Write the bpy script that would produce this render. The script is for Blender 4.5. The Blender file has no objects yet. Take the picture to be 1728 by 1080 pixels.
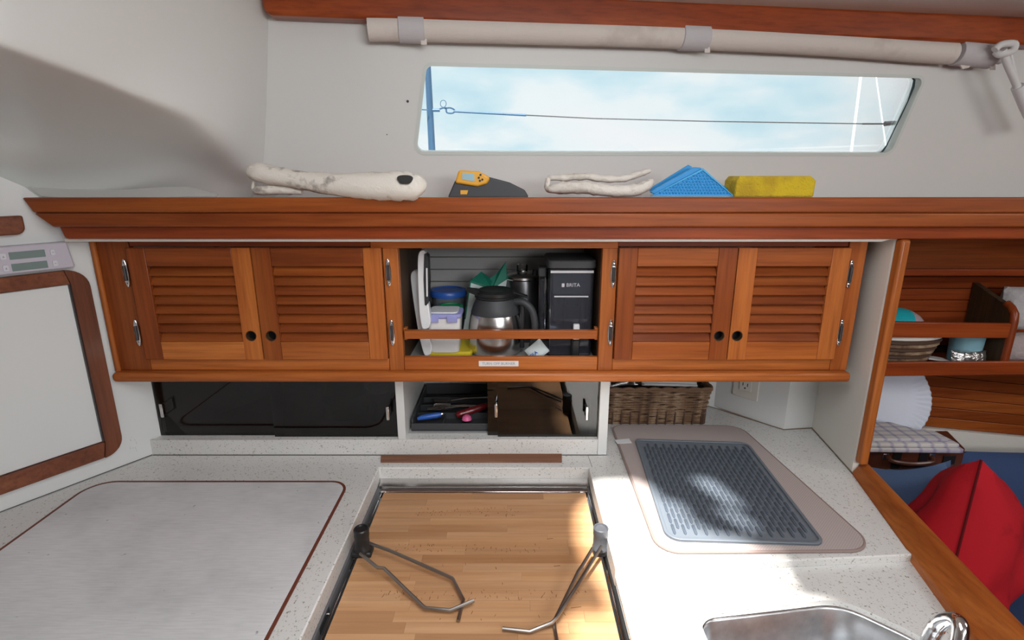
import bpy, bmesh, math, random
from mathutils import Vector, Matrix
random.seed(7)
PI = math.pi
V = Vector
SC = bpy.context.scene
COL = SC.collection

# ------------------------------------------------------------------ camera, world, light, exposure
CZ = 1.55
cam_d = bpy.data.cameras.new('camera'); cam = bpy.data.objects.new('camera', cam_d); COL.objects.link(cam)
cam.location = (0, 0, CZ); cam.rotation_euler = (math.radians(75), 0, 0)
cam_d.sensor_width = 36; cam_d.lens = 18.75; cam_d.clip_start = .02
SC.camera = cam
SC.view_settings.view_transform = 'Standard'; SC.view_settings.look = 'None'
SC.view_settings.exposure = 0.0; SC.view_settings.gamma = 1; SC.view_settings.use_curve_mapping = False

SUN_DIR = V((.12, .35, -1.0))
CEIL = 1.905
sd = bpy.data.lights.new('sun', 'SUN'); sd.energy = 14; sd.angle = math.radians(2.6); sd.color = (1, .97, .92)
so = bpy.data.objects.new('sun', sd); COL.objects.link(so); so.location = (0, 0, 4)
so.rotation_euler = SUN_DIR.to_track_quat('-Z', 'Y').to_euler()

def area(name, loc, target, sx, sy, power, color):
    d = bpy.data.lights.new(name, 'AREA'); d.shape = 'RECTANGLE'; d.size = sx; d.size_y = sy
    d.energy = power; d.color = color
    o = bpy.data.objects.new(name, d); COL.objects.link(o); o.location = loc
    o.rotation_euler = (V(target) - V(loc)).to_track_quat('-Z', 'Y').to_euler(); return o
area('hatch_skylight', (.12, .25, 1.88), (.1, .6, .9), .5, .75, 9, (.95, .975, 1))
area('companionway_daylight', (1.0, -1.2, 1.82), (-.3, 1.1, 1.2), 1.2, .4, 22, (.98, .98, 1))
area('saloon_hatch_daylight', (1.75, .4, 1.86), (1.5, 1.2, .9), .6, .6, 7, (1, .97, .93))

wd = bpy.data.worlds.new('World'); SC.world = wd; wd.use_nodes = True
nt = wd.node_tree; nt.nodes.clear()
def wn(t, **k):
    n = nt.nodes.new(t)
    for a, b in k.items(): setattr(n, a, b)
    return n
tc = wn('ShaderNodeTexCoord'); mp = wn('ShaderNodeMapping'); mp.inputs['Scale'].default_value = (1, 1, 2.6)
mp.inputs['Location'].default_value = (.35, .2, .1)
no = wn('ShaderNodeTexNoise'); no.inputs['Scale'].default_value = 2.3; no.inputs['Detail'].default_value = 5
no.inputs['Roughness'].default_value = .5
cr = wn('ShaderNodeValToRGB'); e = cr.color_ramp
e.elements[0].position = .38; e.elements[0].color = (.58, .82, .91, 1)
e.elements[1].position = .62; e.elements[1].color = (1.0, 1.0, 1.0, 1)
e.elements.new(.45).color = (.76, .92, .97, 1)
e.elements.new(.50).color = (.93, .99, 1.0, 1)
bg = wn('ShaderNodeBackground'); bg.inputs['Strength'].default_value = 1.0
ow = wn('ShaderNodeOutputWorld')
nt.links.new(tc.outputs['Generated'], mp.inputs[0]); nt.links.new(mp.outputs[0], no.inputs[0])
nt.links.new(no.outputs[0], cr.inputs[0]); nt.links.new(cr.outputs[0], bg.inputs[0]); nt.links.new(bg.outputs[0], ow.inputs[0])

# ------------------------------------------------------------------ picture-to-place helpers (pixel of the 1728x1080 photo -> point on a real plane)
F = 900.0; cp, sp = math.cos(math.radians(15)), math.sin(math.radians(15))
def ray(px, py):
    u = (px - 864) / F; v = (540 - py) / F
    return V((u, cp + v * sp, -sp + v * cp))
def on(px, py, P, N):
    D = ray(px, py); C0 = V((0, 0, CZ)); t = (V(P) - C0).dot(V(N)) / D.dot(V(N)); return C0 + D * t
def PY(px, py, Y): return on(px, py, (0, Y, 0), (0, 1, 0))
def PZ(px, py, z): return on(px, py, (0, 0, z), (0, 0, 1))

# ------------------------------------------------------------------ materials
MAT = {}
class NB:
    def __init__(s, name):
        s.m = bpy.data.materials.new(name); s.m.use_nodes = True; s.t = s.m.node_tree; s.t.nodes.clear()
        s.o = s.n('ShaderNodeOutputMaterial')
        MAT[name] = s.m
    def n(s, t, **k):
        x = s.t.nodes.new(t)
        for a, b in k.items(): setattr(x, a, b)
        return x
    def l(s, a, b): s.t.links.new(a, b)
    def bsdf(s, col=None, rough=.5, metal=0, coat=0, spec=.5):
        b = s.n('ShaderNodeBsdfPrincipled')
        if col is not None:
            if hasattr(col, 'links') or hasattr(col, 'is_linked'): s.l(col, b.inputs['Base Color'])
            else: b.inputs['Base Color'].default_value = (*col, 1)
        b.inputs['Roughness'].default_value = rough; b.inputs['Metallic'].default_value = metal
        b.inputs['Coat Weight'].default_value = coat; b.inputs['Specular IOR Level'].default_value = spec
        b.inputs['Coat Roughness'].default_value = .12
        s.l(b.outputs[0], s.o.inputs[0]); s.b = b; return b
    def coord(s, scale=(1, 1, 1), rot=(0, 0, 0)):
        t = s.n('ShaderNodeTexCoord'); m = s.n('ShaderNodeMapping')
        m.inputs['Scale'].default_value = scale; m.inputs['Rotation'].default_value = rot
        s.l(t.outputs['Object'], m.inputs[0]); return m.outputs[0]
    def noise(s, vec, scale, detail=3, rough=.5, dist=0):
        n = s.n('ShaderNodeTexNoise'); n.inputs['Scale'].default_value = scale; n.inputs['Detail'].default_value = detail
        n.inputs['Roughness'].default_value = rough; n.inputs['Distortion'].default_value = dist
        s.l(vec, n.inputs['Vector']); return n.outputs[0]
    def ramp(s, fac, stops):
        r = s.n('ShaderNodeValToRGB'); e = r.color_ramp.elements
        e[0].position, e[0].color = stops[0][0], (*stops[0][1], 1); e[1].position, e[1].color = stops[-1][0], (*stops[-1][1], 1)
        for p, c in stops[1:-1]: e.new(p).color = (*c, 1)
        s.l(fac, r.inputs[0]); return r.outputs[0]
    def mix(s, fac, a, b, mode='MIX'):
        m = s.n('ShaderNodeMix'); m.data_type = 'RGBA'; m.blend_type = mode
        for i, x in ((0, fac), (6, a), (7, b)):
            if hasattr(x, 'is_linked'): s.l(x, m.inputs[i])
            else: m.inputs[i].default_value = x if i == 0 else (*x, 1)
        return m.outputs[2]
    def bump(s, h, strength=.3, dist=.001):
        b = s.n('ShaderNodeBump'); b.inputs['Strength'].default_value = strength; b.inputs['Distance'].default_value = dist
        s.l(h, b.inputs['Height']); s.l(b.outputs[0], s.b.inputs['Normal'])

def plain(name, col, rough=.5, metal=0, coat=0, bump=None, spec=.5):
    k = NB(name); k.bsdf(col, rough, metal, coat, spec)
    if bump: k.bump(k.noise(k.coord(), bump[0], 3), bump[1], bump[2])
    return k.m

def wood(name, axis, dark, mid, light, rough=.38, coat=.25, vary=.35, fc=1):
    k = NB(name)
    sc = {'x': (4, 90, 90), 'y': (90, 4, 90), 'z': (90, 90, 4)}[axis]
    big = {'x': (.6, 9, 9), 'y': (9, .6, 9), 'z': (9, 9, .6)}[axis]
    oi = k.n('ShaderNodeObjectInfo')
    t = k.n('ShaderNodeTexCoord'); off = k.n('ShaderNodeVectorMath', operation='ADD')
    sx = k.n('ShaderNodeVectorMath', operation='SCALE'); sx.inputs[0].default_value = (7, 5, 3)
    k.l(oi.outputs['Random'], sx.inputs['Scale']); k.l(t.outputs['Object'], off.inputs[0]); k.l(sx.outputs[0], off.inputs[1])
    def mapped(s_):
        m = k.n('ShaderNodeMapping'); m.inputs['Scale'].default_value = s_; k.l(off.outputs[0], m.inputs[0]); return m.outputs[0]
    fine = k.noise(mapped(sc), 1.6, 4, .6); wide = k.noise(mapped(big), 1.7, 3, .55, .6)
    c1 = k.ramp(wide, [(.3, dark), (.5, mid), (.72, light)])
    f = k.ramp(fine, [(.3, (1 - .28 * fc, 1 - .32 * fc, 1 - .34 * fc)), (.55, (1, 1, 1)), (.8, (1 + .12 * fc, 1 + .1 * fc, 1 + .06 * fc))])
    c2 = k.mix(1.0, c1, f, 'MULTIPLY')
    rv = k.ramp(oi.outputs['Random'], [(0, (1 - vary, 1 - vary, 1 - vary)), (.5, (1, 1, 1)), (1, (1 + vary * .6, 1 + vary * .75, 1 + vary * .6))])
    c3 = k.mix(1.0, c2, rv, 'MULTIPLY')
    k.bsdf(c3, rough, 0, coat, .3); k.bump(fine, .12, .0004)
    return k.m
TD, TM, TL = (.165, .032, .006), (.26, .059, .011), (.345, .094, .019)
for a in 'xyz': wood('teak_' + a, a, TD, TM, TL, coat=.08, vary=.16)
for a in 'xyz': wood('teak_light_' + a, a, (.33, .080, .015), (.43, .122, .025), (.52, .165, .037), vary=.14, coat=.1)
for a in 'xyz': wood('teak_red_' + a, a, (.200, .034, .0075), (.285, .052, .011), (.36, .075, .016), vary=.10, rough=.35, coat=.12)
wood('mahogany_x', 'x', (.12, .035, .016), (.19, .060, .028), (.24, .085, .04), vary=.1)
wood('mahogany_z', 'z', (.12, .035, .016), (.19, .060, .028), (.24, .085, .04), vary=.1)
wood('walnut_x', 'x', (.10, .04, .022), (.22, .095, .05), (.30, .14, .08), vary=.1, coat=0, rough=.6)
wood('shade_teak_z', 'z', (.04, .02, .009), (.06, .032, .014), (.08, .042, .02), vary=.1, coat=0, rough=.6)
wood('beech_x', 'x', (.47, .235, .105), (.56, .305, .150), (.63, .375, .205), rough=.5, coat=.08, vary=.13, fc=.45)
plain('gelcoat', (.70, .70, .675), .42, coat=.15, bump=(60, .12, .002))
plain('white_panel', (.70, .715, .705), .38, coat=.1)
plain('cream_panel', (.74, .71, .65), .5)
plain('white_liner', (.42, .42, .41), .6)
plain('dark_interior', (.05, .045, .04), .8)

k = NB('speckled_counter')
v = k.coord(); st = k.coord((1, .55, 1), (0, 0, .5))
n1 = k.noise(st, 330, 2, .5); n2 = k.noise(k.coord((.6, 1, 1), (0, 0, -.4)), 210, 2, .5); n3 = k.noise(v, 3, 2)
base = k.ramp(n3, [(.3, (.63, .625, .605)), (.7, (.71, .705, .685))])
s1 = k.ramp(n1, [(.26, (.30, .25, .21)), (.33, (.74, .71, .67)), (.37, (1, 1, 1))])
s2 = k.ramp(n2, [(.26, (.42, .39, .35)), (.36, (1, 1, 1))])
k.bsdf(k.mix(1, k.mix(1, base, s1, 'MULTIPLY'), s2, 'MULTIPLY'), .35, coat=.1)

k = NB('lid_fabric'); v = k.coord((1, 14, 1))
n1 = k.noise(v, 25, 3); n2 = k.noise(k.coord(), 5, 4, .6); n4 = k.noise(k.coord(), 70, 2)
c = k.ramp(n2, [(.34, (.58, .58, .595)), (.5, (.68, .68, .69)), (.7, (.73, .73, .74))])
c = k.mix(1, c, k.ramp(n1, [(.35, (.9, .9, .9)), (.6, (1, 1, 1))]), 'MULTIPLY')
c = k.mix(1, c, k.ramp(n4, [(.22, (.45, .45, .5)), (.27, (1, 1, 1))]), 'MULTIPLY')
k.bsdf(c, .42); k.bump(n1, .25, .0006)

plain('chrome', (.80, .80, .80), .12, 1)
k = NB('brushed_steel'); n1 = k.noise(k.coord((1, 1, 60)), 6, 3); k.bsdf((.66, .65, .64), .22, 1); k.bump(n1, .05, .0004)
k = NB('sink_steel'); n1 = k.noise(k.coord(), 30, 4, .6); k.bsdf(k.ramp(n1, [(.35, (.60, .62, .64)), (.7, (.82, .84, .86))]), .30, 1); k.bump(n1, .1, .0006)
plain('dark_steel', (.14, .14, .145), .3, .9)
plain('grey_rail', (.20, .20, .21), .45, .3)
plain('wire_metal', (.33, .31, .29), .35, 1)
plain('black_plastic', (.016, .017, .018), .38)
plain('charcoal_rubber', (.045, .048, .052), .55)
plain('white_plastic', (.72, .73, .74), .3, coat=.2)
plain('lilac_white', (.52, .49, .55), .4)
plain('grey_key', (.62, .61, .66), .5)
plain('lcd', (.19, .25, .235), .25)
plain('lcd_blue', (.35, .52, .58), .25)
plain('ink', (.03, .03, .035), .6)
plain('grey_ink', (.30, .30, .32), .6)
plain('pale_ink', (.55, .55, .57), .5)
plain('blue_plastic', (.03, .12, .48), .35)
plain('green_plastic', (.012, .22, .08), .35)
plain('lavender_plastic', (.33, .34, .66), .35)
plain('yellow_plastic', (.72, .56, .02), .5)
plain('deep_green_card', (.01, .20, .13), .55)
plain('lime_print', (.30, .55, .12), .6)
plain('card_white', (.66, .74, .74), .6)
plain('amber_plastic', (.78, .38, .035), .4)
plain('cyan_silicone', (.012, .27, .62), .45)
plain('cyan_edge', (.03, .40, .76), .45)
k = NB('yellow_sponge'); n1 = k.noise(k.coord(), 260, 2); n2 = k.noise(k.coord(), 22, 2)
k.bsdf(k.ramp(n2, [(.4, (.50, .33, .02)), (.6, (.66, .47, .02))]), .9); k.bump(n1, 1, .003)
def cloth(name, col, sc=420, st=.5, col2=None, blotch=8):
    k = NB(name); n1 = k.noise(k.coord(), sc, 2)
    if col2: k.bsdf(k.ramp(k.noise(k.coord(), blotch, 4, .6), [(.36, col2), (.46, col)]), .9, spec=.2)
    else: k.bsdf(col, .9, spec=.2)
    k.bump(n1, st, .0015); return k.m
cloth('stained_rag', (.72, .67, .60), 300, .6, (.30, .27, .24), 17)
cloth('cotton_rag', (.66, .61, .55), 300, .6, (.50, .45, .39), 16)
cloth('canvas', (.68, .62, .57), 300, .35, (.60, .54, .49), 9)
cloth('strap_canvas', (.56, .54, .55), 300, .35)
cloth('paper_sheet', (.66, .65, .63), 200, .1)
cloth('navy_cloth', (.045, .075, .17), 500, .4)
cloth('blue_cloth', (.085, .14, .26), 500, .4)
cloth('red_velour', (.40, .010, .018), 160, .4, (.24, .006, .012), 9)
cloth('seam_red', (.10, .004, .006), 300, .3)
cloth('cord_white', (.74, .74, .73), 700, .6)
plain('turquoise', (.01, .40, .46), .4)
plain('mauve', (.42, .33, .36), .5)
plain('wicker', (.215, .125, .070), .55)
plain('wicker_dark', (.085, .045, .028), .6)
plain('wicker_light', (.40, .30, .21), .5)
k = NB('wicker_mixed'); n1 = k.noise(k.coord(), 40, 3, .6)
k.bsdf(k.ramp(n1, [(.33, (.09, .05, .03)), (.5, (.22, .13, .072)), (.68, (.42, .31, .21))]), .5)
k = NB('taupe_mat'); ch = k.n('ShaderNodeTexChecker'); ch.inputs['Scale'].default_value = 380
k.l(k.coord(), ch.inputs[0]); ch.inputs[1].default_value = (.37, .315, .30, 1); ch.inputs[2].default_value = (.45, .385, .365, 1)
k.bsdf(ch.outputs[0], .8, spec=.2)
plain('taupe_piping', (.27, .20, .18), .8)
plain('grey_silicone', (.145, .170, .20), .36)
plain('suitcase_brown', (.10, .028, .014), .35, coat=.3)
plain('suitcase_black', (.012, .01, .01), .4)
plain('gasket', (.02, .045, .05), .6)
plain('window_rim', (.62, .66, .62), .4)
plain('brown_trim', (.15, .040, .022), .5)
plain('seam', (.12, .11, .10), .7)
plain('silver_foil', (.55, .54, .53), .28, .9, bump=(60, 1, .006))
plain('stripe_brown', (.34, .17, .08), .5)
plain('sail_white', (.9, .93, .95), .5)
plain('blue_steel', (.045, .11, .20), .4, .2)
plain('deck_white', (.7, .7, .68), .6)
plain('outlet_white', (.70, .67, .61), .35)

k = NB('plaid_cloth'); t = k.n('ShaderNodeTexCoord')
ws = []
for d_ in 'XY':
    w = k.n('ShaderNodeTexWave'); w.bands_direction = d_; w.inputs['Scale'].default_value = 9 if d_ == 'X' else 13; k.l(t.outputs['Object'], w.inputs[0])
    ws.append(k.ramp(w.outputs[1], [(.66, (1, 1, 1)), (.85, (.86, .85, .93)), (.97, (.66, .65, .80))]))
k.bsdf(k.mix(1, k.mix(1, (.62, .60, .58), ws[0], 'MULTIPLY'), ws[1], 'MULTIPLY'), .9)

def glassy(name, tint, refl=1.0, ior=1.5, rough=0.0, haze=None):
    k = NB(name); tr = k.n('ShaderNodeBsdfTransparent'); tr.inputs[0].default_value = (*tint, 1)
    gl = k.n('ShaderNodeBsdfGlossy'); gl.inputs['Roughness'].default_value = rough; gl.inputs[0].default_value = (refl, refl, refl, 1)
    fr = k.n('ShaderNodeFresnel'); fr.inputs[0].default_value = ior
    mx = k.n('ShaderNodeMixShader'); k.l(fr.outputs[0], mx.inputs[0]); 
    if haze:
        df = k.n('ShaderNodeBsdfDiffuse'); df.inputs[0].default_value = (*haze[1], 1); m2 = k.n('ShaderNodeMixShader'); m2.inputs[0].default_value = haze[0]
        k.l(tr.outputs[0], m2.inputs[1]); k.l(df.outputs[0], m2.inputs[2]); k.l(m2.outputs[0], mx.inputs[1])
    else: k.l(tr.outputs[0], mx.inputs[1])
    k.l(fr.outputs[0], mx.inputs[0]); k.l(gl.outputs[0], mx.inputs[2])
    k.l(mx.outputs[0], k.o.inputs[0]); return k.m
glassy('clear_glass', (.97, .99, 1))
glassy('smoked_glass', (.30, .29, .28), 1, 1.55)
glassy('tinted_plastic', (.82, .84, .88), 1, 1.45, .05, (.16, (.12, .13, .16)))
glassy('clear_plastic', (.85, .87, .9), 1, 1.4, .08, (.2, (.5, .55, .6)))
glassy('polybag', (.55, .56, .58), 1, 1.5, .15)
k = NB('frosted_box'); k.bsdf((.74, .74, .73), .35)

# ------------------------------------------------------------------ mesh helpers
WO = {}
def thing(name, label, cat, loc, group=None, kind=None):
    o = bpy.data.objects.new(name, None); COL.objects.link(o); o.location = loc; o.empty_display_size = .02
    if kind: o['kind'] = kind
    else: o['label'] = label; o['category'] = cat
    if group: o['group'] = group
    WO[o] = V(loc); return o
def mk(name, bm, mat, parent=None, label=None, cat=None, group=None, kind=None, bevel=0, seg=2, sharp=38, flat=False, subsurf=0, origin=None):
    bmesh.ops.remove_doubles(bm, verts=bm.verts, dist=1e-6)
    bmesh.ops.recalc_face_normals(bm, faces=bm.faces)
    mn = V([min(v.co[i] for v in bm.verts) for i in range(3)]); mx = V([max(v.co[i] for v in bm.verts) for i in range(3)])
    og = V(origin) if origin is not None else V(((mn.x + mx.x) / 2, (mn.y + mx.y) / 2, mn.z))
    bmesh.ops.translate(bm, verts=bm.verts, vec=-og)
    me = bpy.data.meshes.new(name); bm.to_mesh(me); bm.free()
    me.materials.append(MAT[mat])
    if not flat:
        for p in me.polygons: p.use_smooth = True
        me.set_sharp_from_angle(angle=math.radians(sharp))
    o = bpy.data.objects.new(name, me); COL.objects.link(o); WO[o] = og
    if parent: o.parent = parent; o.location = og - WO[parent]
    else: o.location = og
    if bevel:
        b = o.modifiers.new('bevel', 'BEVEL'); b.width = bevel; b.segments = seg; b.limit_method = 'ANGLE'; b.angle_limit = math.radians(35)
    if subsurf:
        s = o.modifiers.new('sub', 'SUBSURF'); s.levels = subsurf; s.render_levels = subsurf
    if label: o['label'] = label
    if cat: o['category'] = cat
    if group: o['group'] = group
    if kind: o['kind'] = kind
    return o
def clone(o, parent, delta):
    c = o.copy(); COL.objects.link(c); WO[c] = WO[o] + V(delta); c.parent = parent
    c.location = WO[c] - (WO[parent] if parent else V((0, 0, 0))); return c
def N(): return bmesh.new()
def box(bm, x0, x1, y0, y1, z0, z1):
    vs = [bm.verts.new((x, y, z)) for x in (x0, x1) for y in (y0, y1) for z in (z0, z1)]
    for f in ((0, 1, 3, 2), (4, 6, 7, 5), (0, 4, 5, 1), (2, 3, 7, 6), (0, 2, 6, 4), (1, 5, 7, 3)): bm.faces.new([vs[i] for i in f])
    return bm
def B(x0, x1, y0, y1, z0, z1): return box(N(), x0, x1, y0, y1, z0, z1)
def obox(bm, c, A, Bv, Cv, a, b, c_):
    c = V(c); A = V(A).normalized() * a / 2; Bv = V(Bv).normalized() * b / 2; Cv = V(Cv).normalized() * c_ / 2
    vs = [bm.verts.new(c + A * i + Bv * j + Cv * l) for i in (-1, 1) for j in (-1, 1) for l in (-1, 1)]
    for f in ((0, 1, 3, 2), (4, 6, 7, 5), (0, 4, 5, 1), (2, 3, 7, 6), (0, 2, 6, 4), (1, 5, 7, 3)): bm.faces.new([vs[i] for i in f])
    return bm
def prism(bm, pts, O, A, Bv, Nn, t0, t1, holes=()):
    O, A, Bv, Nn = V(O), V(A), V(Bv), V(Nn)
    loops = [pts] + list(holes)
    for t in (t0, t1):
        es = []
        for lp in loops:
            vs = [bm.verts.new(O + A * x + Bv * y + Nn * t) for x, y in lp]
            if not holes:
                bm.faces.new(vs)
            else:
                es += [bm.edges.new((vs[i], vs[(i + 1) % len(vs)])) for i in range(len(vs))]
        if holes: bmesh.ops.triangle_fill(bm, edges=es, use_beauty=True)
    for lp in loops:
        a = [bm.verts.new(O + A * x + Bv * y + Nn * t0) for x, y in lp]; b = [bm.verts.new(O + A * x + Bv * y + Nn * t1) for x, y in lp]
        for i in range(len(lp)):
            j = (i + 1) % len(lp); bm.faces.new((a[i], a[j], b[j], b[i]))
    bmesh.ops.remove_doubles(bm, verts=bm.verts, dist=1e-6)
    return bm
X3, Y3, Z3 = V((1, 0, 0)), V((0, 1, 0)), V((0, 0, 1))
def slab(pts, z0, z1, holes=()): return prism(N(), pts, (0, 0, 0), X3, Y3, Z3, z0, z1, holes)
def wallp(pts, y0, y1, holes=()): return prism(N(), pts, (0, 0, 0), X3, Z3, Y3, y0, y1, holes)   # pts in (x, z)
def roundp(pts, r, n=6):
    out = []; m = len(pts)
    for i, p in enumerate(pts):
        rr = r[i] if isinstance(r, (list, tuple)) else r
        p = V(p[:2]); a = V(pts[i - 1][:2]) - p; b = V(pts[(i + 1) % m][:2]) - p
        if rr <= 0: out.append((p.x, p.y)); continue
        ang = a.angle(b); d = min(rr / math.tan(ang / 2), a.length * .49, b.length * .49); r2 = d * math.tan(ang / 2)
        a.normalize(); b.normalize(); c = p + (a + b).normalized() * (r2 / math.sin(ang / 2))
        s = p + a * d - c; e_ = p + b * d - c; full = s.angle_signed(e_)
        for k_ in range(n + 1):
            q = -full * k_ / n; co, si = math.cos(q), math.sin(q)
            out.append((c.x + s.x * co - s.y * si, c.y + s.x * si + s.y * co))
    return out
def inset(pts, d):
    # shrink a convex-ish polygon towards its centre by about d
    c = sum((V(p[:2]) for p in pts), V((0, 0))) / len(pts); out = []
    m = len(pts)
    area2 = sum(pts[i][0] * pts[(i + 1) % m][1] - pts[(i + 1) % m][0] * pts[i][1] for i in range(m)); sg = 1 if area2 > 0 else -1
    for i in range(m):
        a = V(pts[i - 1][:2]); p = V(pts[i][:2]); b = V(pts[(i + 1) % m][:2])
        n1 = V((-(p - a).y, (p - a).x)); n2 = V((-(b - p).y, (b - p).x))
        if n1.length < 1e-9: n1 = n2
        if n2.length < 1e-9: n2 = n1
        n_ = (n1.normalized() + n2.normalized())
        n_ = n_.normalized() if n_.length > 1e-6 else n1.normalized()
        out.append((p.x + n_.x * d * sg, p.y + n_.y * d * sg))
    return out
def circ(cx, cy, r, n=20, ry=None): return [(cx + r * math.cos(2 * PI * i / n), cy + (ry or r) * math.sin(2 * PI * i / n)) for i in range(n)]
def tube(bm, pts, r, n=8, closed=False, sq=1.0, up=None):
    pts = [V(p) for p in pts]; m = len(pts); rings = []; prev = None
    for i, p in enumerate(pts):
        t = (pts[(i + 1) % m] - pts[i - 1]) if closed else (pts[min(i + 1, m - 1)] - pts[max(i - 1, 0)])
        t = t.normalized() if t.length > 1e-9 else V((0, 0, 1))
        if prev is None:
            a = V(up) if up else (Z3 if abs(t.z) < .9 else X3); a = (a - t * a.dot(t)).normalized()
        else: a = prev - t * prev.dot(t); a = a.normalized() if a.length > 1e-6 else prev
        prev = a; b = t.cross(a); rr = r[i] if isinstance(r, (list, tuple)) else r
        rings.append([bm.verts.new(p + (a * math.cos(2 * PI * k_ / n) * sq + b * math.sin(2 * PI * k_ / n)) * rr) for k_ in range(n)])
    for i in range(m if closed else m - 1):
        A_, B_ = rings[i], rings[(i + 1) % m]
        for k_ in range(n): bm.faces.new((A_[k_], A_[(k_ + 1) % n], B_[(k_ + 1) % n], B_[k_]))
    if not closed: bm.faces.new(rings[0][::-1]); bm.faces.new(rings[-1])
    return bm
def smooth_path(pts, n=5):
    pts = [V(p) for p in pts]; out = []
    for i in range(len(pts) - 1):
        p0, p1, p2, p3 = pts[max(i - 1, 0)], pts[i], pts[i + 1], pts[min(i + 2, len(pts) - 1)]
        for k_ in range(n):
            t = k_ / n; out.append(.5 * ((2 * p1) + (p2 - p0) * t + (2 * p0 - 5 * p1 + 4 * p2 - p3) * t * t + (3 * p1 - p0 - 3 * p2 + p3) * t ** 3))
    out.append(pts[-1]); return out
def lathe(bm, prof, c, n=28, ax=None):
    c = V(c); ax = V(ax).normalized() if ax else Z3
    a = (X3 if abs(ax.x) < .9 else Y3); a = (a - ax * a.dot(ax)).normalized(); b = ax.cross(a); rings = []
    for r, z in prof:
        if r < 1e-6: rings.append([bm.verts.new(c + ax * z)])
        else: rings.append([bm.verts.new(c + ax * z + (a * math.cos(2 * PI * k_ / n) + b * math.sin(2 * PI * k_ / n)) * r) for k_ in range(n)])
    for i in range(len(rings) - 1):
        A_, B_ = rings[i], rings[i + 1]
        for k_ in range(n):
            k2 = (k_ + 1) % n
            if len(A_) == 1 and len(B_) == 1: continue
            if len(A_) == 1: bm.faces.new((A_[0], B_[k2], B_[k_]))
            elif len(B_) == 1: bm.faces.new((A_[k_], A_[k2], B_[0]))
            else: bm.faces.new((A_[k_], A_[k2], B_[k2], B_[k_]))
    return bm
def text(name, s, size, O, A, Bv, mat, parent, ext=.0004, align='CENTER', label=None):
    cu = bpy.data.curves.new(name, 'FONT'); cu.body = s; cu.size = size; cu.extrude = ext; cu.align_x = align; cu.align_y = 'CENTER'
    cu.resolution_u = 2
    tmp = bpy.data.objects.new('tmp_text', cu); COL.objects.link(tmp)
    me = bpy.data.meshes.new_from_object(tmp.evaluated_get(bpy.context.evaluated_depsgraph_get()))
    bpy.data.objects.remove(tmp); A = V(A).normalized(); Bv = V(Bv).normalized(); Nn = A.cross(Bv)
    M = Matrix((A, Bv, Nn)).transposed().to_4x4(); M.translation = V(O)
    bm = N(); bm.from_mesh(me); bm.transform(M); bpy.data.meshes.remove(me)
    return mk(name, bm, mat, parent, flat=True, label=label)
def pillow(bm, c, U, W, w, h, t, n=16, pinch=.10, wr=1.0):
    c = V(c); U = V(U).normalized(); W = V(W); W = (W - U * W.dot(U)).normalized(); Nn = U.cross(W)
    for s in (1, -1):
        g = []
        for i in range(n + 1):
            row = []
            for j in range(n + 1):
                u = -1 + 2 * i / n; v_ = -1 + 2 * j / n
                th = (max(0, 1 - u * u) ** .5 * max(0, 1 - v_ * v_) ** .5) ** .75
                uu = u * (1 - pinch * (1 - v_ * v_)); vv = v_ * (1 - pinch * (1 - u * u))
                wob = 1 + wr * (.07 * math.sin(5 * u + 3 * v_ * s) * math.cos(4 * v_ + u)) + (wr - 1) * .05 * math.sin(9 * u - 6 * v_ + s) * math.sin(7 * v_ + 3 * u)
                row.append(bm.verts.new(c + U * uu * w / 2 + W * vv * h / 2 + Nn * s * th * t / 2 * wob))
            g.append(row)
        for i in range(n):
            for j in range(n): bm.faces.new((g[i][j], g[i + 1][j], g[i + 1][j + 1], g[i][j + 1]))
    bmesh.ops.remove_doubles(bm, verts=bm.verts, dist=1e-5); return bm
def struct(name, bm, mat, **k_): return mk(name, bm, mat, kind='structure', **k_)

# ------------------------------------------------------------------ setting: walls, ceiling, floor
# coachroof side with the long window: a plane leaning inboard
WP, WN = V((0, 1.30, 1.56)), V((-.127, 1, .17)).normalized()
WA = V((1, .127, 0)).normalized(); WB = WN.cross(WA); WB = WB if WB.z > 0 else -WB
WOUT = WN
def w2(px, py):
    q = on(px, py, WP, WN) - WP; return (q.dot(WA), q.dot(WB))
def wpt(a, b, t=0): return WP + WA * a + WB * b + WN * t
win = roundp([w2(697, 261), w2(715, 105), w2(1565, 127), w2(1505, 263)], [.022, .02, .02, .03], 6)
wall_top = .36
struct('wall_back', prism(N(), [(-.95, -.1), (2.9, -.1), (2.9, wall_top), (-.95, wall_top)], WP, WA, WB, WOUT, 0, .03, [win]), 'gelcoat', flat=True)
for i, (px, py) in enumerate([(688, 171), (653, 227)]):
    a, b = w2(px, py); struct('trim_%d' % (20 + i), prism(N(), circ(a, b, .0028 if i == 0 else .0012, 10), WP, WA, WB, WOUT, -.0012, .001), 'ink')
win_root = thing('window_1', None, None, wpt(.35, 0), kind='structure')
w_in = inset(win, .007)
mk('window_frame', prism(N(), inset(win, -.0005), WP, WA, WB, WOUT, -.0015, .024, [w_in]), 'window_rim', win_root, flat=True)
g_out = [w2(1500, 262), w2(1525, 215), w2(1557, 142), w2(1560, 130)]
mk('window_pane', prism(N(), inset(win, .003), WP, WA, WB, WOUT, .015, .019), 'clear_glass', win_root, flat=True)
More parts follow.
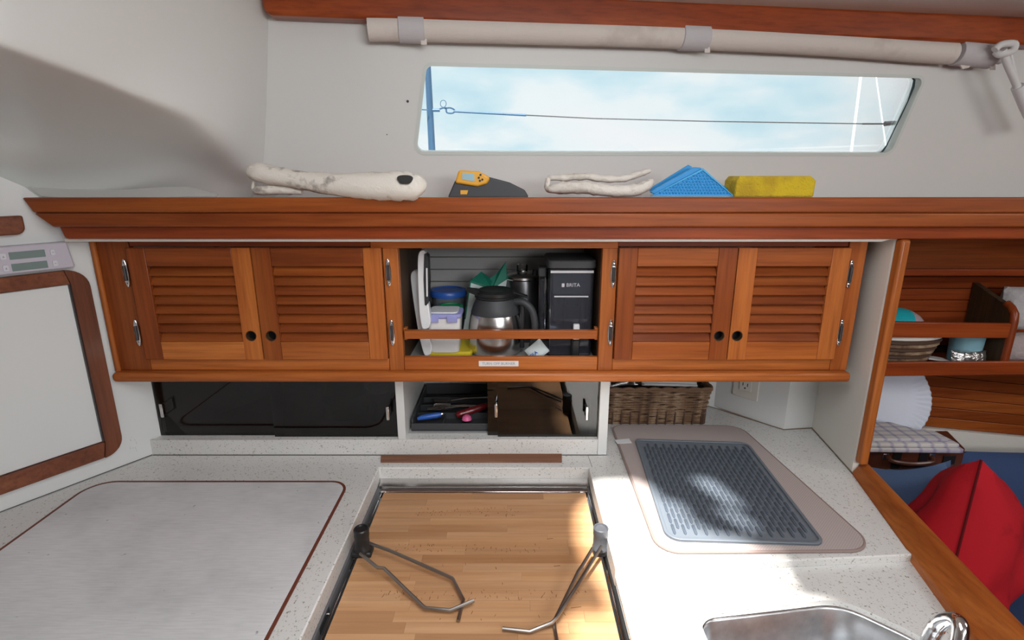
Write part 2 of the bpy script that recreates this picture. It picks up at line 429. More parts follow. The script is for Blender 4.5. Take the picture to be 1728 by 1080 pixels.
# perished black sealant along the bottom and the forward end
bm = N()
pts = [w2(1546, 129), w2(1551, 134), w2(1549, 146), w2(1540, 170), w2(1528, 195), w2(1516, 220), w2(1504, 245), w2(1496, 256), w2(1484, 260)]
tube(bm, [on(q_[0] - 8, q_[1] + 1, WP + WN * .0130, WN) for q_ in [(1546, 129), (1551, 134), (1549, 146), (1540, 170), (1528, 195), (1516, 220), (1504, 245), (1496, 256), (1484, 260)]], [.0013, .0024, .003, .0013, .0018, .0012, .0016, .0028, .001], 6)
pts = [w2(699, 243), w2(704, 252), w2(712, 258), w2(760, 259.5), w2(850, 260), w2(905, 260.6), w2(1100, 261.3), w2(1300, 262), w2(1484, 261)]
tube(bm, [wpt(a, b, .004) for a, b in pts], [.0006, .0014, .0008, .0004, .0009, .0012, .0005, .0007, .0006], 6)
mk('sealant', bm, 'gasket', win_root)

def tri_wall(name, O, A, Bv, t, pts, mat): return struct(name, prism(N(), pts, O, A, Bv, V(A).cross(V(Bv)), 0, t), mat, flat=True)
# hull liner behind the lockers, and side walls
struct('wall_back.001', B(-.95, .80, 1.45, 1.47, .6, 1.52), 'white_panel', flat=True)
LD = V((-.157, -.23, 0)).normalized(); LP = V((-.87, 1.163, 0)); LN = V((-LD.y, LD.x, 0)); LN = LN if LN.x > 0 else -LN
def wl(s, z, t=0): return LP + LD * s + Z3 * z + LN * t
def lw(px, py):
    q = on(px, py, LP, LN) - LP; return (q.dot(LD), q.z)
struct('wall_left', prism(N(), [(-.36, .6), (1.3, .6), (1.3, 1.56), (.158, 1.552), (.125, 1.532), (.10, 1.505), (-.36, 1.495)], LP, LD, Z3, LN, -.02, 0), 'white_panel', flat=True)

# moulded fibreglass box over the left end of the galley
rows = [
    [(-420, -330, .62), (0, -240, .745), (220, -225, .84), (452, -170, None)],
    [(-420, -120, .60), (0, -60, .735), (220, -30, .88), (454, 10, None)],
    [(-420, -25, .60), (0, 60, .72), (210, 140, .90), (450, 150, None)],
    [(-420, -8, .61), (0, 78, .72), (175, 140, .86), (326, 196, 1.00), (446, 284, None)],
    [(-420, 14, .64), (0, 98, .76), (165, 158, .90), (312, 215, 1.04), (432, 312, 1.228)],
    [(-420, 160, .84), (0, 190, .98), (165, 230, 1.08), (290, 262, 1.15), (428, 325, 1.230)],
    [(-420, 300, .98), (0, 292, 1.10), (160, 318, 1.17), (290, 334, 1.20), (420, 342, 1.234)],
    [(-420, 370, 1.05), (0, 352, 1.14), (160, 348, 1.19), (290, 350, 1.215), (420, 352, 1.236)]]
def resample(row, n=24):
    P = []
    for px, py, Y in row: P.append(on(px, py, WP - WN * .0005, WN) if Y is None else PY(px, py, Y))
    # arc-length linear resample with slight smoothing
    L = [0]
    for a, b in zip(P, P[1:]): L.append(L[-1] + (b - a).length)
    out = []
    for i in range(n + 1):
        t = L[-1] * i / n
        for j in range(len(P) - 1):
            if t <= L[j + 1] + 1e-9: break
        out.append(P[j].lerp(P[j + 1], (t - L[j]) / (L[j + 1] - L[j])))
    return out
R_ = [resample(r) for r in rows]
bm = N(); g = [[bm.verts.new(p) for p in r] for r in R_]
for i in range(len(g) - 1):
    for j in range(len(g[0]) - 1): bm.faces.new((g[i][j], g[i][j + 1], g[i + 1][j + 1], g[i + 1][j]))
struct('wall_upper_left', bm, 'gelcoat', sharp=180, subsurf=2)

# diagonal box in the corner behind the dish mat, and the white partition beside the post
def counter(px, py, z=.9): q = PZ(px, py, z); return (q.x, q.y)
c1, c2, c3, c4 = (.560, 1.49), (.7235, 1.297), (.8045, 1.307), (.7735, 1.077)
struct('wall_corner', slab([c1, c2, c3, (.81, 1.49)], .9, 1.45), 'white_panel', flat=True)
struct('wall_right', slab([c3, (.83, 1.307), (.83, 1.40), (.84, 1.55), (.815, 1.55), (.8045, 1.40)], .6, 1.45), 'cream_panel', flat=True)
struct('wall_right.001', slab([(.8045, 1.31), (.7740, 1.085), (.792, 1.083), (.822, 1.31)], .6, 1.4305), 'cream_panel', flat=True)

hole = None
patch = [(990, 828), (1010, 818), (1060, 816), (1100, 832), (1112, 850), (1150, 862), (1165, 890), (1205, 912), (1262, 926), (1288, 948), (1298, 985), (1335, 1008), (1420, 1022), (1340, 1300), (930, 1300), (950, 1090), (1000, 1040), (1030, 1022), (1022, 985), (1002, 955), (984, 925), (972, 880), (974, 845)]
streaks = [[(1166, 812), (1196, 812), (1252, 858), (1240, 862), (1200, 838)], [(1205, 862), (1232, 866), (1275, 893), (1262, 900)], [(940, 1052), (968, 1022), (995, 1010), (1010, 1018), (975, 1055)], [(1296, 930), (1312, 935), (1340, 985), (1330, 990)]]
streaks_w = [[(q.x, q.y) for q in (PZ(a, b, .9) - SUN_DIR * (CEIL + .033 - .9) for a, b in st_)] for st_ in streaks]
patch_w = [PZ(a, b, .9) - SUN_DIR * (CEIL - .9) for a, b in patch]
struct('ceiling', slab([(-2, -1.6), (2.8, -1.6), (2.8, 1.75), (1.6, 1.58), (.4, 1.42), (-.62, 1.32), (-.9, 1.32), (-2, 1.3)], CEIL - .002, CEIL + .03,
       [[(-.25, -.2), (.62, -.2), (.62, .72), (-.25, .72)]]), 'gelcoat', flat=True)
struct('floor', B(-2, 2.8, -1.6, 1.6, -.12, -.1), 'teak_x', flat=True)
struct('wall_behind', B(-2, 2.8, -1.64, -1.6, -.1, 1.93), 'gelcoat', flat=True)
struct('wall_far_left', B(-2.04, -2, -1.6, 1.3, -.1, 1.93), 'gelcoat', flat=True)
struct('wall_far_right', B(2.8, 2.84, -1.6, 1.7, -.1, 1.93), 'teak_z', flat=True)
# unseen sheet added over the hatch, its openings cut to shape the sun patch
mk('sun_mask', slab([(-.32, -.27), (.69, -.27), (.69, .79), (-.32, .79)], CEIL + .032, CEIL + .036, [[(p.x, p.y) for p in patch_w]] + streaks_w), 'canvas',
   label='unseen sheet added over the overhead hatch to shape the sun patch', cat='cover', flat=True)

# saloon shell seen past the post
SX = .84
hull = thing('wall_hull', None, None, (1.5, 1.5, .7), kind='structure')
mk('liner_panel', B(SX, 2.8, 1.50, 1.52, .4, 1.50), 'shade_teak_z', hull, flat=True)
zz = .78
for i in range(7):           # sloping teak ceiling strips above the cushions
    z0 = .825 + i * .0325
    prism_pts = [(SX, z0 + .035), (2.8, z0 - .165), (2.8, z0 - .165 + .031), (SX, z0 + .066)]
    mk('plank', wallp(prism_pts, 1.486, 1.50), 'teak_x', hull, bevel=.0015, seg=1)
for i in range(7):           # straight planking behind the shelf
    z0 = 1.075 + i * .034
    mk('plank', B(SX, 2.8, 1.488, 1.50, z0, z0 + .0325), 'teak_red_x', hull, bevel=.0015, seg=1)
mk('ledge_panel', wallp([(SX, .60), (2.8, .60), (2.8, .66), (SX, .855)], 1.478, 1.4995), 'cream_panel', hull, flat=True)

# ------------------------------------------------------------------ beam, rolled blind
bd = (V((1.229, 1.406, 1.853)) - V((-.467, 1.189, 1.860)))
BA = bd.normalized(); BO = V((-.467, 1.189, 1.860)) - WN * .045
BN = BA.cross(Z3).normalized(); BN = BN if BN.y > 0 else -BN
L0 = -.018
beam_pts = roundp([(L0, 0), (2.4, 0), (2.4, .058), (L0, .058)], [.018, 0, 0, .012], 6)
struct('trim_1', prism(N(), beam_pts, BO, BA, Z3, BN, 0, .045), 'teak_red_x', bevel=.007, seg=3)
bl = thing('window_blind', 'rolled white canvas window blind under the red teak beam', 'blind', tuple(on(1100, 70, WP - WN * .03, WN)))
def bp(px, py, t=.026): return on(px, py, WP - WN * t, WN)
rp = [bp(622, 48), bp(700, 48.5), bp(900, 54), bp(1150, 62), bp(1400, 75), bp(1560, 87), bp(1606, 90)]
mk('canvas_roll', tube(N(), smooth_path(rp, 6), .0245, 16), 'canvas', bl)
mk('canvas_roll', tube(N(), [bp(1600, 90, .024), bp(1640, 94, .024), bp(1688, 97, .024)], [.018, .0165, .015], 14), 'strap_canvas', bl)
for i, (xa, ya, xb, yb) in enumerate([(673, 48, 716, 49), (1148, 62, 1192, 64), (1612, 89, 1672, 95)]):
    a, b = bp(xa, ya), bp(xb, yb)
    mk('strap', tube(N(), [a, b], .0275, 16), 'strap_canvas', bl, bevel=.001, seg=1)
    mk('strap_end', obox(N(), b + V((.0, -.012, -.0265)), WA, V((0, .3, 1)), WN, .012, .012, .003), 'canvas', bl)
bm = N(); q = bp(1628, 104, .035)
prism(bm, [(-.035, .012), (.03, .012), (.015, -.012), (.0, -.016)], q, WA, WB, WN, -.002, .002)
mk('strap_end', bm, 'canvas', bl)
# hanging cord and its hook
hc = thing('hanging_cord', 'white plastic-covered cord tied at the right end of the beam', 'cord', tuple(bp(1700, 95, .07)))
T_ = .075
mk('knot', tube(N(), smooth_path([bp(1678, 84, T_), bp(1690, 75, T_), bp(1712, 74, T_ + .01), bp(1708, 86, T_ + .01), bp(1688, 92, T_), bp(1680, 88, T_ - .01)], 5), .0075, 10), 'cord_white', hc)
mk('cord', tube(N(), smooth_path([bp(1692, 84, T_), bp(1700, 108, T_), bp(1712, 135, T_), bp(1718, 150, T_)], 4), .008, 10), 'cord_white', hc)
mk('cord', tube(N(), smooth_path([bp(1703, 84, T_), bp(1709, 110, T_), bp(1716, 140, T_)], 4), .005, 8), 'cord_white', hc)
mk('sleeve', tube(N(), [bp(1717, 146, T_), bp(1730, 178, T_), bp(1748, 215, T_)], .0125, 12), 'white_plastic', hc)

# ------------------------------------------------------------------ outside the window
st = thing('lifeline_stanchion', 'blue-shaded metal stanchion post outside left end of window', 'post', (PY(727, 262, 2.1).x, 2.1, 1.3))
mk('post', tube(N(), [PY(729, 262, 2.1) - Z3 * .5, PY(729, 255, 2.1), PY(721, 95, 2.1)], [.013, .013, .011], 14), 'blue_steel', st)
mk('eye', tube(N(), [PY(730, 186, 2.08), PY(742, 186, 2.08)], .006, 8), 'blue_steel', st)
ll = thing('lifeline', 'thin wire lifeline running across outside the window', 'wire', tuple(PY(1100, 206, 2.08)))
mk('wire', tube(N(), [PY(888, 194.5, 2.08), PY(1000, 200, 2.08), PY(1200, 205, 2.08), PY(1455, 209, 2.08)], .0022, 6), 'dark_steel', ll)
mk('wire', tube(N(), [PY(690, 184, 2.08), PY(722, 185.5, 2.08)], .0022, 6), 'blue_steel', ll)
mk('swage', tube(N(), [PY(766, 188, 2.08), PY(888, 194.5, 2.08)], .0042, 8), 'blue_steel', ll)
mk('shackle', tube(N(), smooth_path([PY(x, y, 2.08) for x, y in [(742, 184), (752, 182), (754, 190), (764, 191), (767, 186), (760, 182), (750, 183)]], 3), .003, 6), 'blue_steel', ll)
mk('split_ring', tube(N(), [PY(748 + 5 * math.cos(t * PI / 8), 175 + 6 * math.sin(t * PI / 8), 2.08) for t in range(16)], .0012, 6, closed=True), 'blue_steel', ll)
mk('turnbuckle', tube(N(), [PY(1455, 209, 2.08), PY(1492, 209, 2.08), PY(1493, 209, 2.08), PY(1510, 207.5, 2.08), PY(1520, 207, 2.08)], [.003, .003, .009, .008, .003], 8), 'dark_steel', ll)
for i, (a, b, lab) in enumerate([((1456, 100), (1434, 275), 'thick pale white rope slanting outside right end of window'), ((1474, 100), (1497, 262), 'thin pale white rope nearest the right end of window')]):
    mk('halyard', tube(N(), [PY(a[0], a[1] - 60, 2.6), PY(*a, 2.6), PY(*b, 2.6), PY(b[0], b[1], 2.6) - Z3 * .2], .0055 if i == 0 else .003, 8), 'sail_white', label=lab, cat='rope')

# ------------------------------------------------------------------ long shelf over the lockers
SH = thing('long_shelf', 'long teak shelf with stepped front edge over the louvered lockers', 'shelf', (0, 1.1, 1.43))
xe = 2.7
mk('shelf_board', slab([(-.930, 1.055), (xe, 1.055), (xe, 1.50), (.6, 1.38), (-.60, 1.215), (-.80, 1.222)], 1.488, 1.499), 'teak_red_x', SH, flat=True)
end1 = roundp([(-.936, 1.484), (-.936, 1.5115), (xe, 1.5115), (xe, 1.484)], 0)
mk('fiddle', wallp([(-.926, 1.483), (-.942, 1.512), (xe, 1.5125), (xe, 1.483)], 1.050, 1.072), 'teak_x', SH, bevel=.003)
mk('fiddle', wallp(roundp([(-.893, 1.456), (-.925, 1.4825), (xe, 1.4825), (xe, 1.456)], [.01, 0, 0, 0]), 1.0485, 1.08), 'teak_x', SH, bevel=.003)
mk('moulding', wallp(roundp([(-.888, 1.431), (-.895, 1.4555), (1.04, 1.4555), (1.04, 1.431)], [.008, 0, 0, .0]), 1.066, 1.10), 'teak_red_x', SH, bevel=.002)
mk('underside', wallp([(-.90, 1.4245), (-.90, 1.4305), (.765, 1.4305), (.745, 1.4245)], 1.078, 1.42), 'cream_panel', SH, flat=True)

# ------------------------------------------------------------------ louvered wall cabinet
FY = 1.13; DY = 1.118
CAB = thing('wall_cabinet', 'teak wall cabinet with four louvered doors and an open middle bay', 'cabinet', (-.068, 1.28, 1.109))
ZT, ZB = 1.421, 1.13
mk('side_panel', B(-.888, -.872, 1.145, 1.447, ZB, ZT), 'teak_z', CAB, bevel=.001)
mk('side_panel', B(.736, .7515, 1.145, 1.36, ZB, ZT), 'teak_z', CAB, bevel=.001)
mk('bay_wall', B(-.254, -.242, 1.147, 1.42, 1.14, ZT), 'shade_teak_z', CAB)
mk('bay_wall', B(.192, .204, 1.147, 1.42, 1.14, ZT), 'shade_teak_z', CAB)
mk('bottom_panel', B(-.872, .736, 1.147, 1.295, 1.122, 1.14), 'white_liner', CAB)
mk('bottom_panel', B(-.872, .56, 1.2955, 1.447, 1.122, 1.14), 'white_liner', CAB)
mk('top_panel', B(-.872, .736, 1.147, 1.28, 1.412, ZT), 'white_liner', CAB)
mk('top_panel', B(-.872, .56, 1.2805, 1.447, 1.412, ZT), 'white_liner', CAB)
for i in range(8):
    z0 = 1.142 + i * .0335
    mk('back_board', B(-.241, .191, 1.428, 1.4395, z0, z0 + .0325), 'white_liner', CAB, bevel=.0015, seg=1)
def stile(name, x0, x1, z0, z1, y0, y1, mat, par, bev=.0015, holes=()):
    return mk(name, wallp([(x0, z0), (x1, z0), (x1, z1), (x0, z1)], y0, y1, holes), mat, par, bevel=0 if holes else bev, flat=bool(holes))
stile('frame_stile', -.889, -.8115, 1.13, 1.421, FY, 1.146, 'teak_z', CAB)
mk('corner_bead', tube(N(), [(-.8845, 1.128, 1.13), (-.8845, 1.128, 1.421)], .006, 10), 'teak_light_z', CAB)
stile('frame_stile', -.2745, -.242, 1.130, 1.405, FY - .002, 1.146, 'teak_light_z', CAB)
stile('frame_stile', .192, .2245, 1.130, 1.405, FY - .002, 1.146, 'teak_light_z', CAB)
stile('frame_stile', .714, .7525, 1.130, 1.421, FY, 1.146, 'teak_light_z', CAB)
stile('frame_rail', -.811, -.275, 1.1305, 1.158, FY, 1.146, 'teak_light_x', CAB)
stile('frame_rail', .225, .7135, 1.1305, 1.158, FY, 1.146, 'teak_light_x', CAB)
stile('frame_rail', -.2415, .1915, 1.1305, 1.1615, FY, 1.142, 'teak_light_x', CAB)
stile('frame_rail', -.811, -.300, 1.4075, 1.421, FY + .003, 1.146, 'teak_red_x', CAB)
stile('frame_rail', -.2995, .2245, 1.4045, 1.421, FY - .002, 1.146, 'teak_light_x', CAB)
stile('frame_rail', .225, .7135, 1.4075, 1.421, FY + .003, 1.146, 'teak_red_x', CAB)
mk('bottom_moulding', slab([(-.892, 1.112), (.755, 1.112), (.755, 1.30), (-.892, 1.155)][:2] + [(.755, 1.165), (-.875, 1.165)], 1.107, 1.1300), 'teak_light_x', CAB, bevel=.008, seg=4)
mk('fiddle_rail', B(-.238, .188, 1.128, 1.140, 1.204, 1.2235), 'teak_light_x', CAB, bevel=.0015)
mk('rail_cleat', B(-.2415, -.234, 1.1405, 1.156, 1.198, 1.226), 'teak_light_z', CAB, bevel=.001)
mk('rail_cleat', B(.184, .1915, 1.1405, 1.156, 1.198, 1.226), 'teak_light_z', CAB, bevel=.001)
SWZ = .039
proto = {}
def door(x0, x1, hx, mats):
    d = thing('door', None, None, ((x0 + x1) / 2, DY, 1.159)); del d['label']; del d['category']
    d.parent = CAB; d.location = WO[d] - WO[CAB]
    z0, z1 = 1.1595, 1.4065; zl0, zl1 = 1.2005, 1.3675; y0, y1 = DY, DY + .0115
    hz = 1.2145
    hole = circ(hx, hz, .0115, 20)
    L = hx < (x0 + x1) / 2
    stile('stile', x0, x0 + SWZ, z0, z1, y0, y1, mats[0], d, holes=[hole] if L else ())
    stile('stile', x1 - SWZ, x1, z0, z1, y0, y1, mats[1], d, holes=() if L else [hole])
    stile('rail', x0 + SWZ + .0002, x1 - SWZ - .0002, zl1, z1, y0, y1, 'teak_x', d)
    stile('rail', x0 + SWZ + .0002, x1 - SWZ - .0002, z0, zl0, y0, y1, 'teak_light_x', d)
    n = 8; p = (zl1 - zl0) / n
    xa, xb = x0 + SWZ + .0005, x1 - SWZ - .0005
    for i in range(n):
        zb = zl0 + i * p
        # each slat leans: its lower edge forward, its top tucked behind the one above
        pr = [(DY + .0010, zb + .0012), (DY + .0045, zb - .001), (DY + .0185, zb + p + .0005), (DY + .0150, zb + p + .002)]
        if i == n - 1: pr = [(DY + .0010, zb + .0012), (DY + .0045, zb - .001), (DY + .0185, zb + p - .0006), (DY + .0150, zb + p - .0006)]
        if i == 0: pr[1] = (DY + .0045, zb + .0006)
        key = (round(xb - xa, 4), i)
        if key in proto: clone(proto[key], d, (xa - proto[key + ('x',)], 0, 0))
        else:
            bm = prism(N(), pr, (xa, 0, 0), Y3, Z3, X3, 0, xb - xa)
            proto[key] = mk('slat', bm, 'teak_x', d, flat=True); proto[key + ('x',)] = xa
    mk('finger_ring', lathe(N(), [(.0112, 0), (.0118, -.0008), (.0104, -.0008), (.0100, .010), (.0112, .010)], (hx, DY - .0002, hz), 20, (0, 1, 0)), 'shade_teak_z', d)
    mk('catch', B(hx - .016, hx + .016, DY + .0235, DY + .0275, hz - .016, hz + .016), 'black_plastic', d)
    return d
door(-.811, -.5505, -.5705, ('teak_z', 'teak_light_z'))
door(-.5475, -.2755, -.5265, ('teak_z', 'teak_light_z'))
door(.2255, .4740, .4530, ('teak_z', 'teak_z'))
door(.4765, .7130, .4925, ('teak_light_z', 'teak_light_z'))
# oval chrome hinges
hp = None
for hx, hz in [(-.824, 1.352), (-.824, 1.219), (-.264, 1.353), (-.264, 1.219), (.2165, 1.350), (.2165, 1.219), (.7215, 1.350), (.7215, 1.219)]:
    if hp is None:
        hp = mk('hinge', prism(N(), circ(hx, hz, .0062, 24, .031), (0, 0, 0), X3, Z3, Y3, FY - .0065, FY), 'chrome', CAB, bevel=.0015)
        hk = mk('knuckle', tube(N(), [(hx, FY - .0075, hz - .016), (hx, FY - .0075, hz + .016)], .003, 10), 'dark_steel', hp)
        hs = [mk('screw', lathe(N(), [(0, -.0022), (.0018, -.0016), (.0022, 0)], (hx, FY - .0065, hz + dz), 10, (0, 1, 0)), 'chrome', hp) for dz in (-.022, .022)]
        h0 = (hx, hz)
    else:
        c = clone(hp, CAB, (hx - h0[0], 0, hz - h0[1]))
        for ch in [hk] + hs: clone(ch, c, (hx - h0[0], 0, hz - h0[1]))
# sticker
p0, p1 = PY(808, 618, FY), PY(875, 609, FY)
stk = mk('sticker', B(p0.x, p1.x, FY - .0008, FY, p0.z, p1.z), 'white_plastic', CAB, label='white printed label strip')
text('lettering', 'TURN OFF BURNER', .0085, ((p0.x + p1.x) / 2, FY - .001, (p0.z + p1.z) / 2), X3, Z3, 'grey_ink', stk, .0002)

# ------------------------------------------------------------------ contents of the open bay (floor z = 1.14)
SF = 1.1402
mk('yellow_tray', prism(N(), roundp([(-.206, 1.188), (-.094, 1.188), (-.094, 1.30), (-.206, 1.30)], .01, 3), (0, 0, 0), X3, Y3, Z3, SF, SF + .014),
   'yellow_plastic', label='flat yellow tray under the white container in the open cabinet bay', cat='tray', bevel=.004)
TZ = SF + .0143
def tub(name, lab, cx, cy, w, d, z0, z1, body, lid, lidt, tab=False):
    r = thing(name, lab, 'food container', (cx, cy, z0))
    bm = N(); 
    for t0, t1, s0, s1 in [(0, 1, .86, 1)]:
        A_ = roundp([(-w / 2 * s0, -d / 2 * s0), (w / 2 * s0, -d / 2 * s0), (w / 2 * s0, d / 2 * s0), (-w / 2 * s0, d / 2 * s0)], .012, 4)
        B_ = roundp([(-w / 2, -d / 2), (w / 2, -d / 2), (w / 2, d / 2), (-w / 2, d / 2)], .012, 4)
        a = [bm.verts.new((cx + x, cy + y, z0)) for x, y in A_]; b = [bm.verts.new((cx + x, cy + y, z1 - lidt)) for x, y in B_]
        bm.faces.new(a); bm.faces.new(b)
        for i in range(len(a)): bm.faces.new((a[i], a[(i + 1) % len(a)], b[(i + 1) % len(a)], b[i]))
    mk('tub', bm, body, r)
    l = prism(N(), roundp([(cx - w / 2 - .003, cy - d / 2 - .003), (cx + w / 2 + .003, cy - d / 2 - .003), (cx + w / 2 + .003, cy + d / 2 + .003), (cx - w / 2 - .003, cy + d / 2 + .003)], .014, 4), (0, 0, 0), X3, Y3, Z3, z1 - lidt + .0002, z1)
    mk('lid', l, lid, r, bevel=.003)
    l2 = prism(N(), roundp([(cx - w / 2 + .006, cy - d / 2 + .006), (cx + w / 2 - .006, cy - d / 2 + .006), (cx + w / 2 - .006, cy + d / 2 - .006), (cx - w / 2 + .006, cy + d / 2 - .006)], .01, 4), (0, 0, 0), X3, Y3, Z3, z1 + .0002, z1 + .004)
    mk('lid_panel', l2, 'white_plastic', r, bevel=.001)
    if tab:
        for tx in (-.5, .5):
            mk('clip', B(cx + tx * w * .55 - .012, cx + tx * w * .55 + .012, cy - d / 2 - .007, cy - d / 2 - .0035, z1 - .017, z1 - .002), lid, r, bevel=.001)
    return r
tub('food_container', 'white square food container with lavender lid in the open cabinet bay', -.158, 1.215, .078, .074, TZ, 1.247, 'frosted_box', 'lavender_plastic', .010, True)
r = thing('food_container', 'small round container with green lid behind the lavender-lidded one', 'food container', (-.148, 1.283, TZ))
mk('tub', lathe(N(), [(0, 0), (.024, 0), (.028, .085 - .01), (.0, .085 - .01)], (-.152, 1.283, TZ)), 'clear_plastic', r)
mk('lid', lathe(N(), [(0, .0752), (.031, .0752), (.032, .078), (.031, .0895), (.024, .0905), (.022, .087), (0, .087)], (-.152, 1.283, TZ)), 'green_plastic', r)
r = thing('food_container', 'tall round clear container with royal blue lid in the open bay', 'food container', (-.168, 1.355, SF))
mk('tub', lathe(N(), [(0, 0), (.039, 0), (.044, .112), (0, .112)], (-.166, 1.362, SF)), 'clear_plastic', r)
mk('lid', lathe(N(), [(0, .1122), (.047, .1122), (.048, .116), (.048, .124), (.045, .128), (.040, .128), (.038, .125), (0, .125)], (-.166, 1.362, SF)), 'blue_plastic', r)

def handle_tool(lab, top, bot, w, Y0, Y1, gz0, gz1):
    a = PY(*top, Y0); b = PY(*bot, Y1); ax = (a - b); L_ = ax.length; ax.normalize(); A_ = Y3.cross(ax).normalized(); A_ = A_ if A_.x > 0 else -A_
    r = thing('kitchen_tool', lab, 'utensil', tuple(b), 'white handled tools in the open bay')
    prof = smooth_path([(0, 0, 0), (w * .42, L_ * .02, 0), (w * .62, L_ * .1, 0), (w * .5, L_ * .25, 0), (w * .30, L_ * .5, 0), (w * .36, L_ * .8, 0), (w * .30, L_ * .95, 0), (0, L_, 0)], 4)
    left = smooth_path([(0, L_, 0), (-w * .4, L_ * .97, 0), (-w * .55, L_ * .85, 0), (-w * .55, L_ * .5, 0), (-w * .45, L_ * .2, 0), (-w * .25, L_ * .03, 0), (0, 0, 0)], 4)[1:-1]
    pts_ = [(p.x, p.y) for p in prof + left]
    mk('handle', prism(N(), pts_, b, A_, ax, Y3, 0, .022), 'white_plastic', r, bevel=.006, seg=3)
    g = [(w * .10, L_ * gz0), (w * .45, L_ * (gz0 + .06)), (w * .55, L_ * (gz0 + gz1) / 2), (w * .48, L_ * (gz1 - .05)), (w * .12, L_ * gz1), (w * .02, L_ * (gz0 + gz1) / 2)]
    mk('grip', prism(N(), roundp(g, .003, 3), b, A_, ax, Y3, -.003, .025), 'black_plastic', r, bevel=.001)
    mk('grip_window', prism(N(), roundp([(w * .28, L_ * (gz0 + .14)), (w * .42, L_ * (gz0 + .14)), (w * .42, L_ * (gz1 - .2)), (w * .28, L_ * (gz1 - .2))], .002, 2), b, A_, ax, Y3, -.0045, -.003), 'white_plastic', r)
handle_tool('white and black handled tool, taller and further right of the pair', (714, 422), (716, 556), .023, 1.185, 1.150, .28, .98)
handle_tool('white and black handled tool leaning at the left end of the open bay', (700, 456), (720, 601), .024, 1.235, 1.175, .33, .80)

# carton
r = thing('carton', 'white and green cardboard carton with torn open flaps behind the carafe', 'box', (-.098, 1.33, SF))
lean = V((.16, .05, 1)).normalized(); cb = V((-.103, 1.30, SF))
hx = V((1, 0, 0)); hx = (hx - lean * hx.dot(lean)).normalized(); hn = hx.cross(lean); hn = hn if hn.y > 0 else -hn
cw, chh, cd = .052, .158, .05
mk('carton_body', prism(N(), [(-cw / 2, .005), (cw / 2, -.002), (cw / 2, chh - .008), (-cw / 2, chh)], cb, hx, lean, hn, 0, cd), 'card_white', r, flat=True)
mk('green_edge', prism(N(), [(-cw / 2 - .0006, .06), (-cw / 2 + .0022, .06), (-cw / 2 + .0022, chh), (-cw / 2 - .0006, chh)], cb, hx, lean, hn, -.0006, cd + .0006), 'deep_green_card', r, flat=True)
mk('green_edge', prism(N(), [(-cw / 2, chh - .004), (cw / 2, chh - .012), (cw / 2, chh - .008), (-cw / 2, chh)], cb, hx, lean, hn, -.0006, .001), 'deep_green_card', r, flat=True)
T0 = cb + hx * (-cw / 2) + lean * chh; T1 = cb + hx * (cw / 2) + lean * (chh - .008)
bm = N()
def quad(bm, *p, t=V((0, 0, .001))):
    a = [bm.verts.new(V(q)) for q in p]; b = [bm.verts.new(V(q) + t) for q in p]
    bm.faces.new(a); bm.faces.new(b[::-1])
    for i in range(len(p)): j = (i + 1) % len(p); bm.faces.new((a[i], a[j], b[j], b[i]))
quad(bm, T0, T0 + V((.026, .028, .018)), T1 + V((.004, .03, .012)), T1 + V((0, 0, .001)))
mk('flap', bm, 'deep_green_card', r, flat=True)
bm = N(); quad(bm, T1 + V((-.012, .022, .012)), T1 + V((.002, .010, -.01)), T1 + V((.040, .030, .016)), T1 + V((.038, .046, .058)), T1 + V((.016, .038, .030)), t=V((.001, .001, 0)))
mk('flap', bm, 'deep_green_card', r, flat=True)
bm = N(); quad(bm, T1 + V((.001, .006, -.052)), T1 + V((.030, .032, -.052)), T1 + V((.040, .030, .014)), T1 + V((.001, .008, -.008)), t=V((.001, .001, 0)))
mk('flap', bm, 'card_white', r, flat=True)
for i in range(8):
    mk('green_print', prism(N(), [(cw / 2 - .028, .008 + i * .0085), (cw / 2 - .004, .010 + i * .0085), (cw / 2 - .004, .0135 + i * .0085), (cw / 2 - .028, .0115 + i * .0085)], cb, hx, lean, hn, -.0008, 0), 'lime_print', r, flat=True)

# thermal carafe
cx, cy = -.040, 1.235
r = thing('thermal_carafe', 'squat brushed steel carafe with black collar, lid and handle', 'carafe', (cx, cy, SF))
mk('steel_body', lathe(N(), [(0, 0), (.054, 0), (.0605, .004), (.064, .012), (.0655, .035), (.064, .065), (.060, .090), (.0575, .0985)], (cx, cy, SF), 36), 'brushed_steel', r)
mk('collar', lathe(N(), [(.0575, .0985), (.0578, .1), (.052, .118), (.0455, .132), (.0445, .1345)], (cx, cy, SF), 36), 'charcoal_rubber', r)
mk('lid', lathe(N(), [(.046, .1347), (.0485, .137), (.0485, .1395), (.046, .141), (.0475, .144), (.0475, .150), (.038, .155), (.03, .153), (0, .153)], (cx, cy, SF), 36), 'black_plastic', r)
bm = N(); quad(bm, (cx - .030, cy - .030, SF + .140), (cx - .068, cy - .012, SF + .1515), (cx - .030, cy + .022, SF + .140), t=V((.004, 0, .010)))
mk('spout', bm, 'black_plastic', r)
mk('thumb_lever', tube(N(), smooth_path([(cx + .02, cy - .008, SF + .150), (cx + .045, cy - .012, SF + .149), (cx + .068, cy - .014, SF + .142), (cx + .076, cy - .014, SF + .139)], 4), [.007] * 12 + [.005], 10, sq=.55), 'black_plastic', r)
hpts = smooth_path([(cx + .046, cy - .012, SF + .126), (cx + .066, cy - .020, SF + .127), (cx + .086, cy - .024, SF + .110), (cx + .094, cy - .024, SF + .075), (cx + .092, cy - .022, SF + .040), (cx + .088, cy - .020, SF + .018)], 5)
mk('handle', tube(N(), hpts, .0085, 12), 'charcoal_rubber', r)
mk('handle_back', obox(N(), (cx + .064, cy - .010, SF + .068), X3, Y3, Z3, .012, .020, .110), 'black_plastic', r, bevel=.004)

